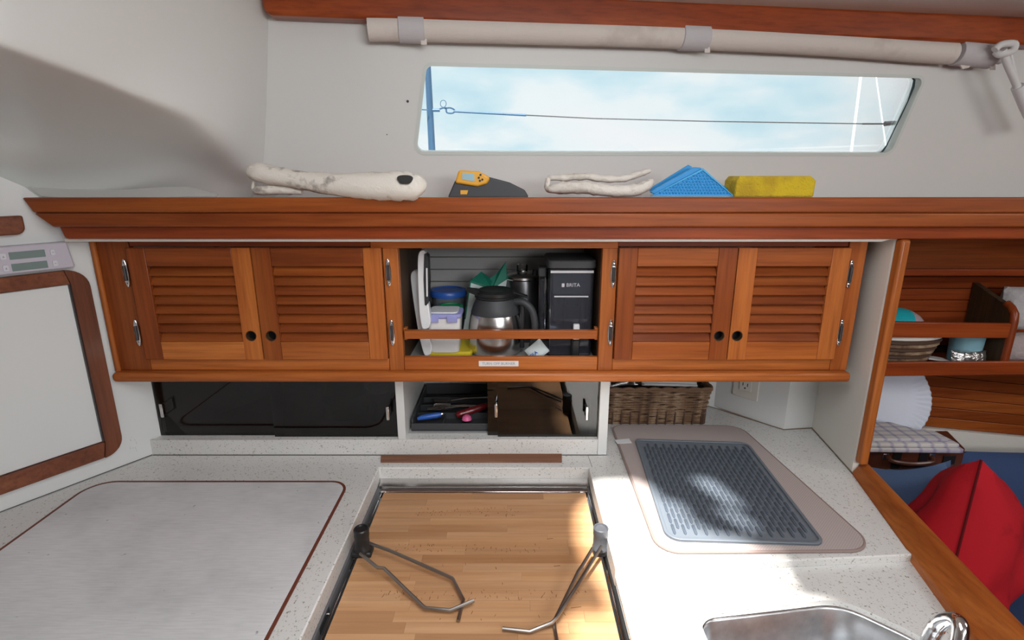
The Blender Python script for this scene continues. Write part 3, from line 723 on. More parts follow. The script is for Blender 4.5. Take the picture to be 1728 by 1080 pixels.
# percolator
cx, cy = .030, 1.355
r = thing('coffee_percolator', 'dark steel coffee pot with clear glass lid knob behind the carafe', 'coffee pot', (cx, cy, SF))
mk('pot_body', lathe(N(), [(0, 0), (.050, 0), (.053, .008), (.052, .11), (.047, .150), (.045, .158)], (cx, cy, SF), 32), 'dark_steel', r)
mk('pot_lid', lathe(N(), [(.047, .158), (.049, .161), (.047, .166), (.036, .172), (.018, .175), (.018, .173), (0, .173)], (cx, cy, SF), 32), 'brushed_steel', r)
mk('glass_knob', lathe(N(), [(.013, .1752), (.0145, .180), (.0145, .192), (.010, .196), (0, .197)], (cx - .004, cy, SF), 24), 'clear_glass', r)
mk('knob_button', lathe(N(), [(0, 0), (.0085, 0), (.0085, .011), (0, .012)], (cx + .030, cy - .01, SF + .171), 16), 'black_plastic', r)
mk('handle', tube(N(), smooth_path([(cx + .035, cy - .012, SF + .165), (cx + .062, cy - .02, SF + .162), (cx + .066, cy - .02, SF + .10), (cx + .055, cy - .02, SF + .06), (cx + .045, cy - .02, SF + .052)], 5), .010, 10), 'black_plastic', r)

# water filter dispenser
x0, x1, y0, y1 = .083, .184, 1.175, 1.298
r = thing('water_dispenser', 'tall dark translucent water filter dispenser at the right of the open bay', 'water dispenser', ((x0 + x1) / 2, 1.26, SF))
def shell(a0, a1, b0, b1, z0, z1, w=.0025, rr=.008):
    o = roundp([(a0, b0), (a1, b0), (a1, b1), (a0, b1)], rr, 4); i = inset(o, w)
    return prism(N(), o, (0, 0, 0), X3, Y3, Z3, z0, z1, [i])
mk('tank', shell(x0, x1, y0, y1, SF + .012, 1.352), 'tinted_plastic', r)
mk('tank_floor', B(x0 + .003, x1 - .003, y0 + .003, y1 - .003, SF + .012, SF + .016), 'tinted_plastic', r)
mk('base_rim', shell(x0 + .002, x1 - .002, y0 + .002, y1 - .002, SF, SF + .0115, .004), 'black_plastic', r)
mk('lid', prism(N(), roundp([(x0 - .004, y0 - .003), (x1 + .004, y0 - .003), (x1 + .004, y1 + .003), (x0 - .004, y1 + .003)], .012, 4), (0, 0, 0), X3, Y3, Z3, 1.3535, 1.372), 'charcoal_rubber', r, bevel=.003)
mk('rim_band', B(x0 + .003, x1 - .002, y0 - .0012, y0 - .0002, 1.3435, 1.349), 'pale_ink', r)
mk('reservoir', B(x0 + .008, x1 - .006, y0 + .006, y1 - .02, 1.292, 1.342), 'charcoal_rubber', r, bevel=.003)
mk('reservoir_line', B(x0 + .012, x1 - .012, y0 - .0012, y0 - .0002, 1.2885, 1.2915), 'pale_ink', r)
mk('filter_tube', lathe(N(), [(0, 0), (.0145, 0), (.0155, .003), (.0155, .066), (0, .066)], (x0 + .026, y0 + .03, 1.2215), 20), 'black_plastic', r)
mk('filter_tube', lathe(N(), [(0, 0), (.0095, 0), (.0105, .003), (.0105, .066), (0, .066)], (x1 - .018, y0 + .035, 1.2215), 20), 'black_plastic', r)
mk('tap', B(x0 + .0535, x0 + .0715, y0 - .018, y0 - .0005, SF + .006, SF + .052), 'black_plastic', r, bevel=.003)
mk('tap_lever', B(x0 + .0560, x0 + .0700, y0 - .016, y0 - .004, SF + .0525, SF + .088), 'white_plastic', r, bevel=.002)
mk('logo_mark', B(x0 + .0285, x0 + .0345, y0 - .0010, y0 - .0002, 1.312, 1.320), 'pale_ink', r)
text('logo', 'BRITA', .0115, (x0 + .054, y0 - .0005, 1.316), X3, Z3, 'pale_ink', r, .0002)
mk('side_handle', B(x0 - .020, x0 - .003, y0 + .04, y0 + .075, 1.185, 1.325), 'tinted_plastic', r, bevel=.005)
mk('side_handle', B(x0 - .022, x0 - .003, y0 + .04, y0 + .075, 1.327, 1.349), 'charcoal_rubber', r, bevel=.003)

# soft packet
r = thing('soap_packet', 'crumpled white packet with blue printing beside the carafe base', 'packet', (.062, 1.175, SF))
mk('packet', pillow(N(), (.058, 1.176, SF + .021), (.75, .1, .62), (-.5, .3, .75), .046, .038, .016, 10, .03), 'card_white', r)
text('print', 'TEA', .012, (.050, 1.1655, SF + .015), (.75, 0, .62), (-.62, 0, .75), 'blue_plastic', r, .0004)

# ------------------------------------------------------------------ lower sliding door lockers on the counter
LZ = .941
struct('trim_2', slab([(-.871, 1.163), (.2065, 1.163), (.2065, 1.449), (-1.05, 1.449), (-1.05, 1.43)][:3] + [(-.86, 1.449), (-.86, 1.17)], .9002, LZ), 'speckled_counter', bevel=.001, seg=1)
LK = thing('sliding_door_locker', 'low white locker left of the divider with two smoked sliding panels closed', 'cabinet', (-.56, 1.3, LZ))
mk('divider', B(-.2735, -.2545, 1.164, 1.446, LZ + .0003, 1.106), 'white_panel', LK, bevel=.0005, seg=1)
mk('locker_floor', B(-.855, -.274, 1.190, 1.446, LZ + .0003, LZ + .003), 'white_liner', LK)
mk('smoked_panel', B(-.856, -.555, 1.1835, 1.1875, LZ + .001, 1.1055), 'smoked_glass', LK)
p2 = mk('smoked_panel', B(-.575, -.2745, 1.1770, 1.1810, LZ + .0005, 1.1055), 'smoked_glass', LK)
def pull(par, x, y, z):
    bm = B(x - .0035, x + .0035, y - .0265, y - .0215, z - .017, z + .017)
    h = mk('pull_handle', bm, 'chrome', par, bevel=.0018)
    for dz in (-.015, .015): mk('pull_stem', tube(N(), [(x, y - .022, z + dz), (x, y, z + dz)], .0018, 8), 'chrome', h)
pull(LK, -.826, 1.1833, 1.018); pull(LK, -.292, 1.1768, 1.014)
LK2 = thing('sliding_door_locker', 'low white locker right of the divider, half open with cutlery tray inside', 'cabinet', (-.02, 1.3, LZ))
mk('divider', slab([(.2068, 1.1630), (.2285, 1.1630), (.2285, 1.446), (.2068, 1.446)], .9003, 1.106), 'white_panel', LK2, bevel=.0005, seg=1)
mk('locker_floor', B(-.254, .2065, 1.190, 1.446, LZ + .0003, LZ + .003), 'white_liner', LK2)
mk('smoked_panel', B(-.0585, .188, 1.1835, 1.1875, LZ + .001, 1.1055), 'smoked_glass', LK2)
mk('smoked_panel', B(-.0345, .2062, 1.1770, 1.1810, LZ + .0005, 1.1055), 'smoked_glass', LK2)
pull(LK2, -.0375, 1.1833, 1.018); pull(LK2, .176, 1.1768, 1.014)

# contents of the left locker, dim behind the panels
b0 = LZ + .0035
def jar(name, lab, cat, prof, x, y, mat, lidmat=None, h=0):
    r = thing(name, lab, cat, (x, y, b0)); mk('body', lathe(N(), prof, (x, y, b0), 24), mat, r)
    if lidmat: mk('lid', lathe(N(), [(0, h), (prof[-1][0] + .003, h), (prof[-1][0] + .003, h + .012), (0, h + .013)], (x, y, b0), 24), lidmat, r)
jar('green_bowl', 'green plastic tub dimly seen behind the smoked sliding panel', 'tub', [(0, 0), (.045, 0), (.062, .05), (.060, .052), (.05, .06), (.040, .115), (0, .115)], -.435, 1.30, 'green_plastic')
jar('glass_jar', 'dim round jar left of the green tub behind the smoked panel', 'jar', [(0, 0), (.045, 0), (.047, .01), (.047, .07), (.04, .082)], -.54, 1.29, 'mauve', 'white_liner', .0823)
jar('glass_jar', 'small dim jar right of the green tub behind the smoked panel', 'jar', [(0, 0), (.028, 0), (.03, .01), (.03, .06), (.024, .07)], -.345, 1.29, 'clear_plastic', 'pale_ink', .0703)

# cutlery tray
TR = thing('cutlery_tray', 'charcoal plastic cutlery tray in the half open low locker', 'tray', (-.1, 1.32, b0))
tx0, tx1, ty0, ty1 = -.248, .03, 1.20, 1.43
mk('tray_floor', B(tx0, tx1, ty0, ty1, b0, b0 + .003), 'charcoal_rubber', TR)
def tw(a0, a1, c0, c1, h=.040): mk('tray_wall', B(a0, a1, c0, c1, b0 + .0032, b0 + h), 'charcoal_rubber', TR, bevel=.001)
tw(tx0, tx1, ty0, ty0 + .004, .020); tw(tx0, tx1, ty1 - .004, ty1, .034); tw(tx0, tx0 + .004, ty0 + .0042, ty1 - .0042, .030); tw(tx1 - .004, tx1, ty0 + .0042, ty1 - .0042)
for yy in (1.262, 1.312, 1.362): tw(tx0 + .0042, tx1 - .0042, yy, yy + .003, .020)
tw(-.172, -.169, ty0 + .0042, 1.2618, .018)
z = b0 + .0165
def fork(name, lab, x, y, ang, kind, grp='flatware in the tray'):
    r = thing(name, lab, name, (x, y, z)); c_, s_ = math.cos(ang), math.sin(ang)
    def q(a, b, h): return V((x + a * c_ - b * s_, y + a * s_ + b * c_, z + h))
    mk('handle', tube(N(), [q(.0, 0, .006), q(.04, 0, .009), (q(.11, 0, .006))], [.0022, .003, .0045], 8, sq=.5), 'chrome', r)
    if kind == 'fork':
        for b in (-.006, -.002, .002, .006): mk('tine', tube(N(), [q(-.003, b * .5, .006), q(-.012, b, .005), q(-.045, b, .009)], .0012, 6), 'chrome', r)
    else:
        mk('bowl', pillow(N(), q(-.020, 0, .007), (c_, s_, 0), (-s_, c_, 0), .045, .026, .006, 8, .02), 'chrome', r)
fork('fork', 'steel fork nearest the left wall of the cutlery tray', -.175, 1.285, .15, 'fork')
fork('spoon', 'steel spoon lying behind the fork in the cutlery tray', -.165, 1.300, -.05, 'spoon')
fork('fork', 'steel fork in the row behind the red handle end', -.165, 1.335, .2, 'fork')
r = thing('kitchen_tool', 'tool with a turned dark red wooden handle across the cutlery tray', 'utensil', (-.09, 1.29, z + .03))
ra, rb = PY(771, 702, 1.245), PY(826, 684, 1.275)
ax = (rb - ra).normalized()
mk('handle', lathe(N(), [(0, -.002), (.006, -.001), (.0085, .004), (.0095, .012), (.0085, .02), (.0095, .026), (.0085, .032), (.0095, .038), (.0085, .046), (.0092, .06), (.0080, .075), (.006, .085), (.007, .095), (0, .096)], ra + Z3 * .002, 20, ax), 'red_handle' if 'red_handle' in MAT else plain('red_handle', (.17, .008, .012), .3, coat=.4).name, r)
mk('shank', tube(N(), [ra + ax * .095, ra + ax * .15], .003, 8), 'chrome', r)
r = thing('kitchen_tool', 'blue handled tool in the front compartment of the cutlery tray', 'utensil', (-.21, 1.23, z))
mk('handle', tube(N(), [(-.236, 1.222, z + .006), (-.225, 1.225, z + .008), (-.19, 1.232, z + .011), (-.178, 1.234, z + .013)], [.004, .0065, .0075, .005], 12), 'blue_plastic', r)
mk('tip', tube(N(), [(-.178, 1.234, z + .0135), (-.1745, 1.235, z + .0138)], .0045, 10), 'chrome', r)
bm = lathe(N(), [(.0, .013), (.006, .012), (.0105, .008), (.0125, .001), (.0, .0)], (-.113, 1.224, z + .003), 20)
mk('pink_scoop', bm, plain('pink_plastic', (.72, .13, .30), .4).name, label='small domed pink plastic piece at the front of the cutlery tray', cat='utensil')
r = thing('kitchen_knife', 'black handled knife resting across the back of the cutlery tray', 'knife', (-.12, 1.39, b0 + .04))
a, b = PY(760, 671, 1.38), PY(824, 668, 1.375)
mk('handle', tube(N(), [a, (a + b) / 2, b], [.0065, .0075, .006], 10, sq=.7), 'black_plastic', r)
mk('blade', obox(N(), a + V((-.055, 0, -.004)), (1, 0, .05), Y3, Z3, .115, .0015, .012), 'dark_steel', r)

# ------------------------------------------------------------------ countertops
SXL, SXR, SYB = -.308, .178, 1.105
def P2(*a): return counter(*a)
Lw = lambda s: ((LP + LD * s).x, (LP + LD * s).y)
left_poly = [Lw(0.001), (-.31, 1.1625), (SXL, SYB), (SXL, .25), (-1.45, .25), Lw(1.0)]
mk('countertop', slab([(-.868, 1.1625), (.0, 1.1625), (.2285, 1.1625), (.2285, 1.449), (.5745, 1.449), (.7225, 1.2965), (.8035, 1.3065), (.7730, 1.080), (.7150, .8265), (.7150, .8105), (.178, .7750), (SXR, SYB), (SXL, SYB), (SXL, .25), (-1.48, .25)], .862, .9),
   'speckled_counter', label='pale speckled worktop running around the stove opening', cat='countertop', bevel=.0025, seg=2)
# joint lines
struct('trim_3', B(-.868, .2065, 1.1605, 1.1632, .9, .9012), 'seam', flat=True)
a, b = PZ(990, 762, .9), PZ(999, 788, .9)
struct('trim_4', obox(N(), (a + b) / 2 + Z3 * .0002, (b - a), Z3, (b - a).cross(Z3), (b - a).length, .0006, .0008), 'seam', flat=True)
bm = N()
tube(bm, [(wl(.0015, .9012).x + .001, wl(.0015, .9).y, .9012), wl(.9, .9012, .001)], .0013, 6)
mk('caulk_line', bm, 'seam', label='thin dark caulk joint along the left bulkhead', cat='caulk')
mk('caulk_line', tube(N(), [(.575, 1.4475, .9012), (.7222, 1.2955, .9012), (.8035, 1.3052, .9012), (.7728, 1.078, .9012)], .0012, 6), plain('tan_caulk', (.22, .17, .11), .7).name, label='thin tan caulk joint under the outlet wall and partition', cat='caulk')
# teak wedge laid behind the stove
a, b, c, d = counter(643, 780), counter(643, 770), counter(948, 766), counter(948, 780)
mk('wooden_strip', slab([(a[0], 1.126), b, c, (d[0], 1.126)], .9002, .9035), 'walnut_x', label='thin tapering brown wood strip behind the stove opening', cat='wooden strip', bevel=.0008)

# icebox lid
lid_o = roundp([counter(0, 925), counter(0, 925)][:0] + [(-.9295, .30), (-.352, .30), (-.3570, 1.0460), (-.922, 1.0460)], [.02, .02, .040, .055], 8)
IL = thing('icebox_lid', 'large pale textured icebox lid edged with brown trim, left of stove', 'lid', (-.64, .7, .9))
mk('lid_trim', slab(lid_o, .9002, .9022, [inset(lid_o, .0056)]), 'brown_trim', IL, flat=True)
mk('lid_panel', slab(inset(lid_o, .0057), .9002, .9024), 'lid_fabric', IL, bevel=.0008)
gx, gy = counter(200, 868)
# lower sink counter
sl = .8855; ct = .010
sink_o = roundp([(.292, .690), (.292, .30), (.66, .30), (.615, .60), (.545, .712), (.44, .702)][::-1], [.10, .05, .05, .04, .04, .045][:6], 8)
sink_o = roundp([(.2905, .690), (.535, .724), (.625, .640), (.66, .30), (.2905, .30)], [.035, .075, .12, .04, .05], 12)
mk('sink_counter', slab([(.178, .7743), (.7125, .810), (.668, .61), (.63, .25), (.178, .25)], sl - ct, sl, [sink_o]), 'speckled_counter', label='lower speckled worktop around the steel sink', cat='countertop', flat=True)
SK = thing('sink', 'undermounted stainless steel sink in the lower worktop', 'sink', (.46, .5, .74))
bm = N(); rim = inset(sink_o, -.004)
loops = []
for dd, zz_ in [(-.006, sl - ct - .0006), (.001, sl - ct - .0008), (.004, sl - ct - .004), (.008, sl - .08), (.016, sl - .125), (.030, sl - .148), (.055, sl - .155)]:
    q = inset(sink_o, dd); loops.append([bm.verts.new((x, y, zz_)) for x, y in q])
for A_, B_ in zip(loops, loops[1:]):
    for i in range(len(A_)): bm.faces.new((A_[i], A_[(i + 1) % len(A_)], B_[(i + 1) % len(A_)], B_[i]))
bm.faces.new(loops[-1])
mk('bowl', bm, 'sink_steel', SK, sharp=60)
mk('rolled_rim', tube(N(), [(x, y, sl - ct - .0005) for x, y in inset(sink_o, .001)], .0016, 6, closed=True), 'chrome', SK)
mk('drain', lathe(N(), [(0, .002), (.02, .002), (.028, .004), (.03, 0)], (.46, .5, sl - .155), 24), 'chrome', SK)
FC = thing('faucet', 'chrome gooseneck faucet at the lower right corner beside the sink', 'faucet', (.66, .47, sl))
def fz(px, py, Y): return PY(px, py, Y)
pa = smooth_path([fz(1564, 1106, .560), fz(1570, 1078, .562), fz(1579, 1060, .560), fz(1594, 1047, .552), fz(1612, 1046, .540), fz(1621, 1058, .528), fz(1618, 1084, .520), fz(1610, 1120, .510)], 6)
mk('spout', tube(N(), pa, [.0098] * 14 + [.0088] * (len(pa) - 14), 18), 'chrome', FC)
mk('spout_tip', lathe(N(), [(.0, 0), (.0100, 0), (.0115, .004), (.0115, .022), (.0, .022)], pa[0] + V((0, .0, -.02)), 20), 'chrome', FC)
e_ = pa[-1]
mk('riser', tube(N(), [e_, V((e_.x, e_.y, sl + .03)), V((e_.x, e_.y, sl))], .0088, 16), 'chrome', FC)
mk('base', lathe(N(), [(.026, 0), (.026, .006), (.018, .014), (.0, .016)], (e_.x, e_.y, sl + .0002), 24), 'chrome', FC)

# teak fiddle and post at the right end of the galley
fo = [(.7735, 1.082), (.6735, .634), (.588, .25), (.640, .25), (.736, .625), (.803, 1.082)]
bm = N(); prof = [(0, .899), (.0015, .903), (.018, .927), (.0215, .9298), (.0255, .930), (.030, .926), (.030, .70), (0, .70)]
fa, fb = [V((.7735, 1.082, 0)), V((.6735, .634, 0)), V((.588, .25, 0))], [V((.803, 1.082, 0)), V((.736, .625, 0)), V((.645, .25, 0))]
rr_ = [[bm.verts.new(a_.lerp(b_, p / .030) + Z3 * z_) for p, z_ in prof] for a_, b_ in zip(fa, fb)]
for A_, B_ in zip(rr_, rr_[1:]):
    for i in range(len(prof)): bm.faces.new((A_[i], A_[(i + 1) % len(prof)], B_[(i + 1) % len(prof)], B_[i]))
bm.faces.new(rr_[0]); bm.faces.new(rr_[-1])
struct('trim_5', bm, 'teak_light_y')
struct('trim_6', slab([(.7742, 1.083), (.7742, 1.061), (.7925, 1.061), (.7925, 1.083)], .9305, 1.4300), 'teak_light_z', bevel=.005, seg=3)

# ------------------------------------------------------------------ stove
SV = thing('stove', 'gimballed stove set below the worktop with steel back rail', 'stove', (-.065, .8, .78))
mk('body', B(SXL + .012, SXR - .010, .26, 1.09, .76, .842), 'black_plastic', SV)
mk('side_face', B(SXL - .002, SXL + .0025, .26, 1.104, .78, .861), 'grey_rail', SV)
mk('back_plate', prism(N(), [(1.0815, .8660), (1.104, .8720), (1.104, .862), (1.0815, .8590)], (SXL + .003, 0, 0), Y3, Z3, X3, 0, SXR - SXL - .005), 'brushed_steel', SV, flat=True)
mk('back_rail', B(SXL + .006, SXR - .006, 1.0700, 1.0725, .8425, .8590), 'chrome', SV, bevel=.001)
mk('side_rail', tube(N(), [(SXR - .0035, 1.07, .853), (SXR - .0035, .27, .853)], .0025, 8), 'chrome', SV)
mk('side_plate', B(SXR - .0008, SXR + .003, .26, 1.104, .78, .861), 'dark_steel', SV)
mk('side_rail', tube(N(), [(SXL + .0085, 1.07, .849), (SXL + .0085, .27, .849)], .0014, 8), 'chrome', SV)
for x in (SXL + .017, SXR - .019): mk('rail_clip', B(x - .006, x + .006, 1.064, 1.0695, .8585, .862), 'chrome', SV, bevel=.001)
mk('latch_slot', B(SXL + .0026, SXL + .0034, .69, .735, .862 - .016, .858), 'black_plastic', SV)
mk('latch_pin', lathe(N(), [(0, .003), (.002, .003), (.0022, 0)], (SXL + .0034, .725, .853), 10, (1, 0, 0)), 'chrome', SV)
# butcher block board made of glued staves
BD = thing('cutting_board', 'beech butcher block cutting board fitted over the stove', 'cutting board', (-.06, .75, .8425))
bx0, bx1 = -.2900, .1665; y = 1.064; rz = .860
protoS = {}
rowi = 0
while y > .30:
    w = .0225 if rowi else .025
    x = bx0; cuts = []
    if rowi % 2: cuts.append(random.uniform(.07, .16))
    while sum(cuts) < (bx1 - bx0): cuts.append(random.choice([.12, .16, .20, .26, .31]))
    for cw_ in cuts:
        xe_ = min(bx1, x + cw_)
        if bx1 - xe_ < .03: xe_ = bx1
        mk('stave', B(x + .00012, xe_ - .00012, y - w + .00012, y - .00012, .8428, rz + random.uniform(-.00008, .00008)), 'beech_x', BD, flat=True)
        x = xe_
        if x >= bx1 - 1e-6: break
    y -= w; rowi += 1
# knife nicks in the board
bm = N(); rnd = random.Random(3)
for (xa, xb, ya, yb, n_) in [(700, 875, 857, 871, 60), (662, 920, 918, 932, 55), (640, 1000, 995, 1012, 60), (640, 1020, 940, 1050, 18)]:
    for i in range(n_):
        px, py = rnd.uniform(xa, xb), rnd.uniform(ya, yb); q = PZ(px, py, rz)
        obox(bm, q + Z3 * .0001, (rnd.uniform(-.5, .5), 1, 0), (1, 0, 0), Z3, rnd.uniform(.001, .007), rnd.uniform(.0006, .0014), .0003)
for px, py, L_ in [(928, 909, .012), (940, 955, .012), (972, 1025, .018)]:
    obox(bm, PZ(px, py, rz) + Z3 * .0001, (1, .15, 0), (0, 1, 0), Z3, L_, .0012, .0003)
mk('knife_mark', bm, plain('nick_brown', (.24, .10, .04), .8).name, BD, kind='stuff', flat=True)
# pot holders
def holder(lab, base, arms, arm_z, flip):
    q = PZ(*base, rz); r = thing('pot_holder', lab, 'pot holder', tuple(q), 'pot holders on the stove rails')
    mk('clamp_foot', B(q.x - (.013 if flip else .020), q.x + (.013 if flip else .018), q.y - .012, q.y + .014, rz + .0002, rz + .012), 'black_plastic', r, bevel=.004)
    mk('clamp_barrel', lathe(N(), [(0, 0), (.0150, 0), (.0150, .004), (.0135, .006), (.0135, .028), (.0142, .030), (.0142, .044), (.0125, .046), (.011, .0455), (.010, .043), (0, .043)], (q.x, q.y, rz + .0122), 24), 'black_plastic' if not flip else plain('worn_black', (.075, .08, .09), .35).name, r)
    for pts in arms:
        P_ = [on(px, py, (0, 0, zz_), Z3) for px, py, zz_ in pts]
        mk('wire_arm', tube(N(), P_, .0031, 8), 'wire_metal', r)
    return r
holder('black clamp pot holder with two bent wire arms, left side of board', (613, 936),
       [[(622, 916, .885), (660, 930, .882), (764, 976, .872), (782, 1012, .868), (779, 1024, .8665), (773, 1048, .8645)],
        [(608, 934, .886), (637, 958, .882), (648, 959, .880), (717, 1026, .8695), (760, 1030, .8680), (800, 1013, .873)]], 0, False)
holder('worn grey clamp pot holder with wire arms, right side of board', (1012, 934),
       [[(1000, 925, .887), (981, 957, .882), (976, 964, .880), (936, 1047, .868), (936, 1060, .866), (942, 1092, .8645)],
        [(1015, 922, .890), (990, 962, .884), (940, 1042, .873), (931, 1051, .871), (894, 1066, .866), (848, 1061, .866)]], 0, True)

# ------------------------------------------------------------------ dish mats
m_o = roundp([(.262, .8115), (.655, .8155), (.610, 1.309), (.268, 1.314)], [.04, .045, .045, .03], 8)
DM = thing('dish_mat', 'taupe microfibre dish mat with white tag on the right worktop', 'mat', (.45, 1.05, .9))
bm = N(); prism(bm, m_o, (0, 0, 0), X3, Y3, Z3, .9004, .9060)
mk('mat_pad', bm, 'taupe_mat', DM, bevel=.0025)
mk('piping', tube(N(), [(x, y, .9035) for x, y in m_o], .0030, 8, closed=True), 'taupe_piping', DM)
a, b = counter(1042, 749, .906), counter(1064, 743, .906)
mk('tag', slab([(a[0], a[1]), (b[0], a[1] + .004), (b[0] - .002, b[1] + .008), (a[0] - .004, b[1])], .9062, .9070), 'white_plastic', DM)
ds = [counter(1125, 911, .91), counter(1395, 919, .91), counter(1262, 747, .91), counter(1071, 741, .91)]
s_o = roundp(ds, [.028, .020, .022, .012], 7)
SM = thing('drying_mat', 'blue-grey silicone drying mat with raised ribs on the taupe mat', 'mat', (.45, 1.03, .9065))
mk('base_sheet', slab(s_o, .9066, .9085), 'grey_silicone', SM, flat=True)
mk('raised_rim', slab(s_o, .9086, .9118, [inset(s_o, .0065)]), 'grey_silicone', SM, bevel=.0012)
DA, DB, DC, DD = [V((p[0], p[1], 0)) for p in ds]   # front-left, front-right, back-right, back-left
bm = N(); ncol, nrow = 26, 10
for i in range(ncol):
    for j in range(nrow):
        u = .05 + .90 * (i + .5) / ncol; v0 = (j + (.5 if i % 2 else 0)) / (nrow + .5); v1 = v0 + .92 / (nrow + .5)
        v0, v1 = .045 + v0 * .91, .045 + v1 * .91
        def q(v_): return (DA.lerp(DB, u)).lerp(DD.lerp(DC, u), v_) + Z3 * .9092
        a, b = q(v0), q(v1); m_ = (b - a)
        pr = 0.0029
        tube(bm, [a, a + m_ * .12, a + m_ * .88, b], [.0008, pr, pr, .0008], 6)
mk('ribs', bm, plain('rib_shade', (.085, .105, .135), .33).name, SM, kind='stuff')  # ribs coloured darker than the sheet to stand for shadow in the grooves

# ------------------------------------------------------------------ wicker basket on the counter
BK = thing('wicker_basket', 'brown woven wicker basket on the worktop right of the low locker', 'basket', (.385, 1.38, .9))
def bring(t, off=0):   # rounded rectangle ring at relative height t, offset outwards
    g_ = .012 * (t - 1); 
    return roundp([(.236 - g_ * 0 - off, 1.322 - g_ - off), (.520 + .012 * t + off, 1.322 - g_ - off), (.520 + .012 * t + off, 1.432 + off), (.236 - off, 1.432 + off)], .012, 4)
def dense(lp, step=.0045):
    out = []
    for i in range(len(lp)):
        a, b = V(lp[i]), V(lp[(i + 1) % len(lp)]); n_ = max(1, int((b - a).length / step))
        for k_ in range(n_): out.append(a.lerp(b, k_ / n_))
    return out
BH = .104; nst = 14
for j in range(nst):
    t = j / (nst - 1); ring = dense(bring(t)); m = len(ring); pts = []
    L_ = 0
    for i, p in enumerate(ring):
        tn = (V(ring[(i + 1) % m]) - V(ring[i - 1])).normalized(); nrm = V((tn.y, -tn.x))
        L_ += (V(ring[(i + 1) % m]) - p).length
        a_ = math.sin(PI * L_ / .0240 + (PI if j % 2 else 0)) * .0020
        pts.append((p.x + nrm.x * a_, p.y + nrm.y * a_, .9035 + t * (BH - .008) + .0009 * math.sin(L_ * 90 + j * 2)))
    mk('willow_strand', tube(N(), pts, .0040, 6, closed=True), 'wicker_mixed', BK)
bm = N(); ring = dense(bring(.5), .024)
for p in ring[::1]: tube(bm, [(p.x, p.y, .9008), (p.x, p.y, .9 + BH)], .0025, 6)
mk('stakes', bm, 'wicker_dark', BK, kind='stuff')
mk('basket_floor', B(.245, .52, 1.33, 1.425, .9004, .9035), 'wicker_dark', BK)
rg = dense(bring(1.0, .002), .006); 
for ph in (0, PI):
    mk('rim_strand', tube(N(), [(p.x, p.y + 0, .9 + BH + .004 * math.sin(i * .55 + ph)) for i, p in enumerate(rg)], .0042, 7, closed=True), 'wicker', BK)
# contents
r = thing('paper_stack', 'white napkin packet leaning in the wicker basket', 'napkins', (.42, 1.385, .99))
for i in range(3):
    obb = obox(N(), (.425, 1.385 + i * .001, 1.010 + i * .0075), (1, -.03, -.02), (0, 1, .05), (0, 0, 1), .150 - i * .004, .085, .0068)
    mk('napkin', obb, 'white_plastic', r, bevel=.002)
mk('plastic_bag', pillow(N(), (.300, 1.385, 1.020), (1, 0, .08), (0, 1, .25), .11, .10, .050, 12, .05), 'polybag', label='crumpled grey translucent plastic bag in the wicker basket', cat='bag')
r = thing('wire_clip', 'small chrome wire clip hanging under the teak cabinet edge', 'clip', tuple(PY(1053, 630, 1.17)))
mk('wire_loop', tube(N(), smooth_path([PY(x, y, 1.168) for x, y in [(1042, 632), (1044, 636), (1048, 633), (1050, 640), (1055, 642), (1060, 639), (1062, 634), (1065, 637)]], 4), .0012, 6), 'chrome', r)

# outlet on the diagonal panel
oa = V((c1[0], c1[1], 0)); ob = V((c2[0], c2[1], 0)); OD = (ob - oa).normalized(); ON = V((OD.y, -OD.x, 0)); ON = ON if ON.y < 0 else -ON
oc = on(1261, 640, oa, ON); 
def op(a, z_, t=0): return V((oc.x, oc.y, 0)) + OD * a + Z3 * z_ + ON * t
OT = thing('wall_outlet', 'almond wall outlet with two sockets on the white corner panel', 'outlet', tuple(op(0, 1.0)))
zc_ = on(1261, 652, oa, ON).z
zb_ = on(1258, 671, oa, ON).z
def obp(name, a0, a1, z0, z1, t0, t1, mat, par, bev=0): return mk(name, prism(N(), [(a0, z0), (a1, z0), (a1, z1), (a0, z1)], V((oc.x, oc.y, 0)), OD, Z3, ON, t0, t1), mat, par, bevel=bev)
pl_ = obp('cover_plate', -.036, .036, zb_, zb_ + .116, .0002, .005, 'outlet_white', OT, .002)
sk_ = obp('socket_insert', -.017, .017, zb_ + .022, zb_ + .094, .0052, .0075, 'outlet_white', OT, .001)
for zz_ in (zb_ + .040, zb_ + .076):
    for a_ in (-.0065, .0065): obp('slot', a_ - .0011, a_ + .0011, zz_ - .004, zz_ + .005, .0076, .0079, 'ink', sk_)
    mk('ground_hole', prism(N(), circ(0, zz_ - .010, .0024, 10), V((oc.x, oc.y, 0)), OD, Z3, ON, .0076, .0079), 'ink', sk_)

# ------------------------------------------------------------------ left bulkhead: framed panel, thermostat, cleat
FP = thing('framed_panel', 'white panel in a brown wood frame on the left bulkhead', 'framed panel', tuple(wl(.5, .94, .01)))
fo_, fi_ = roundp([(.058, .9420), (.98, .9420), (.98, 1.366), (.058, 1.366)], .04, 7), [(.0905, .977), (.95, .977), (.95, 1.337), (.0905, 1.337)]
def lprism(pts, t0, t1, holes=()): return prism(N(), pts, LP, LD, Z3, LN, t0, t1, holes)
def arc(cx_, cz_, r_, a0, a1, n_=7): return [(cx_ + r_ * math.cos(a0 + (a1 - a0) * i / n_), cz_ + r_ * math.sin(a0 + (a1 - a0) * i / n_)) for i in range(n_ + 1)]
mk('frame_side', lprism(arc(.096, .980, .038, -PI / 2, -PI)[0:8] + arc(.096, 1.328, .038, PI, PI / 2) + [(.0965, 1.366), (.0900, 1.337), (.0900, .977), (.0965, .942)], .0005, .016), 'mahogany_z', FP, bevel=.003)
mk('frame_top', lprism([(.0970, 1.366), (.98, 1.366), (.98, 1.337), (.0905, 1.337)], .0005, .0155), 'mahogany_x', FP, bevel=.002)
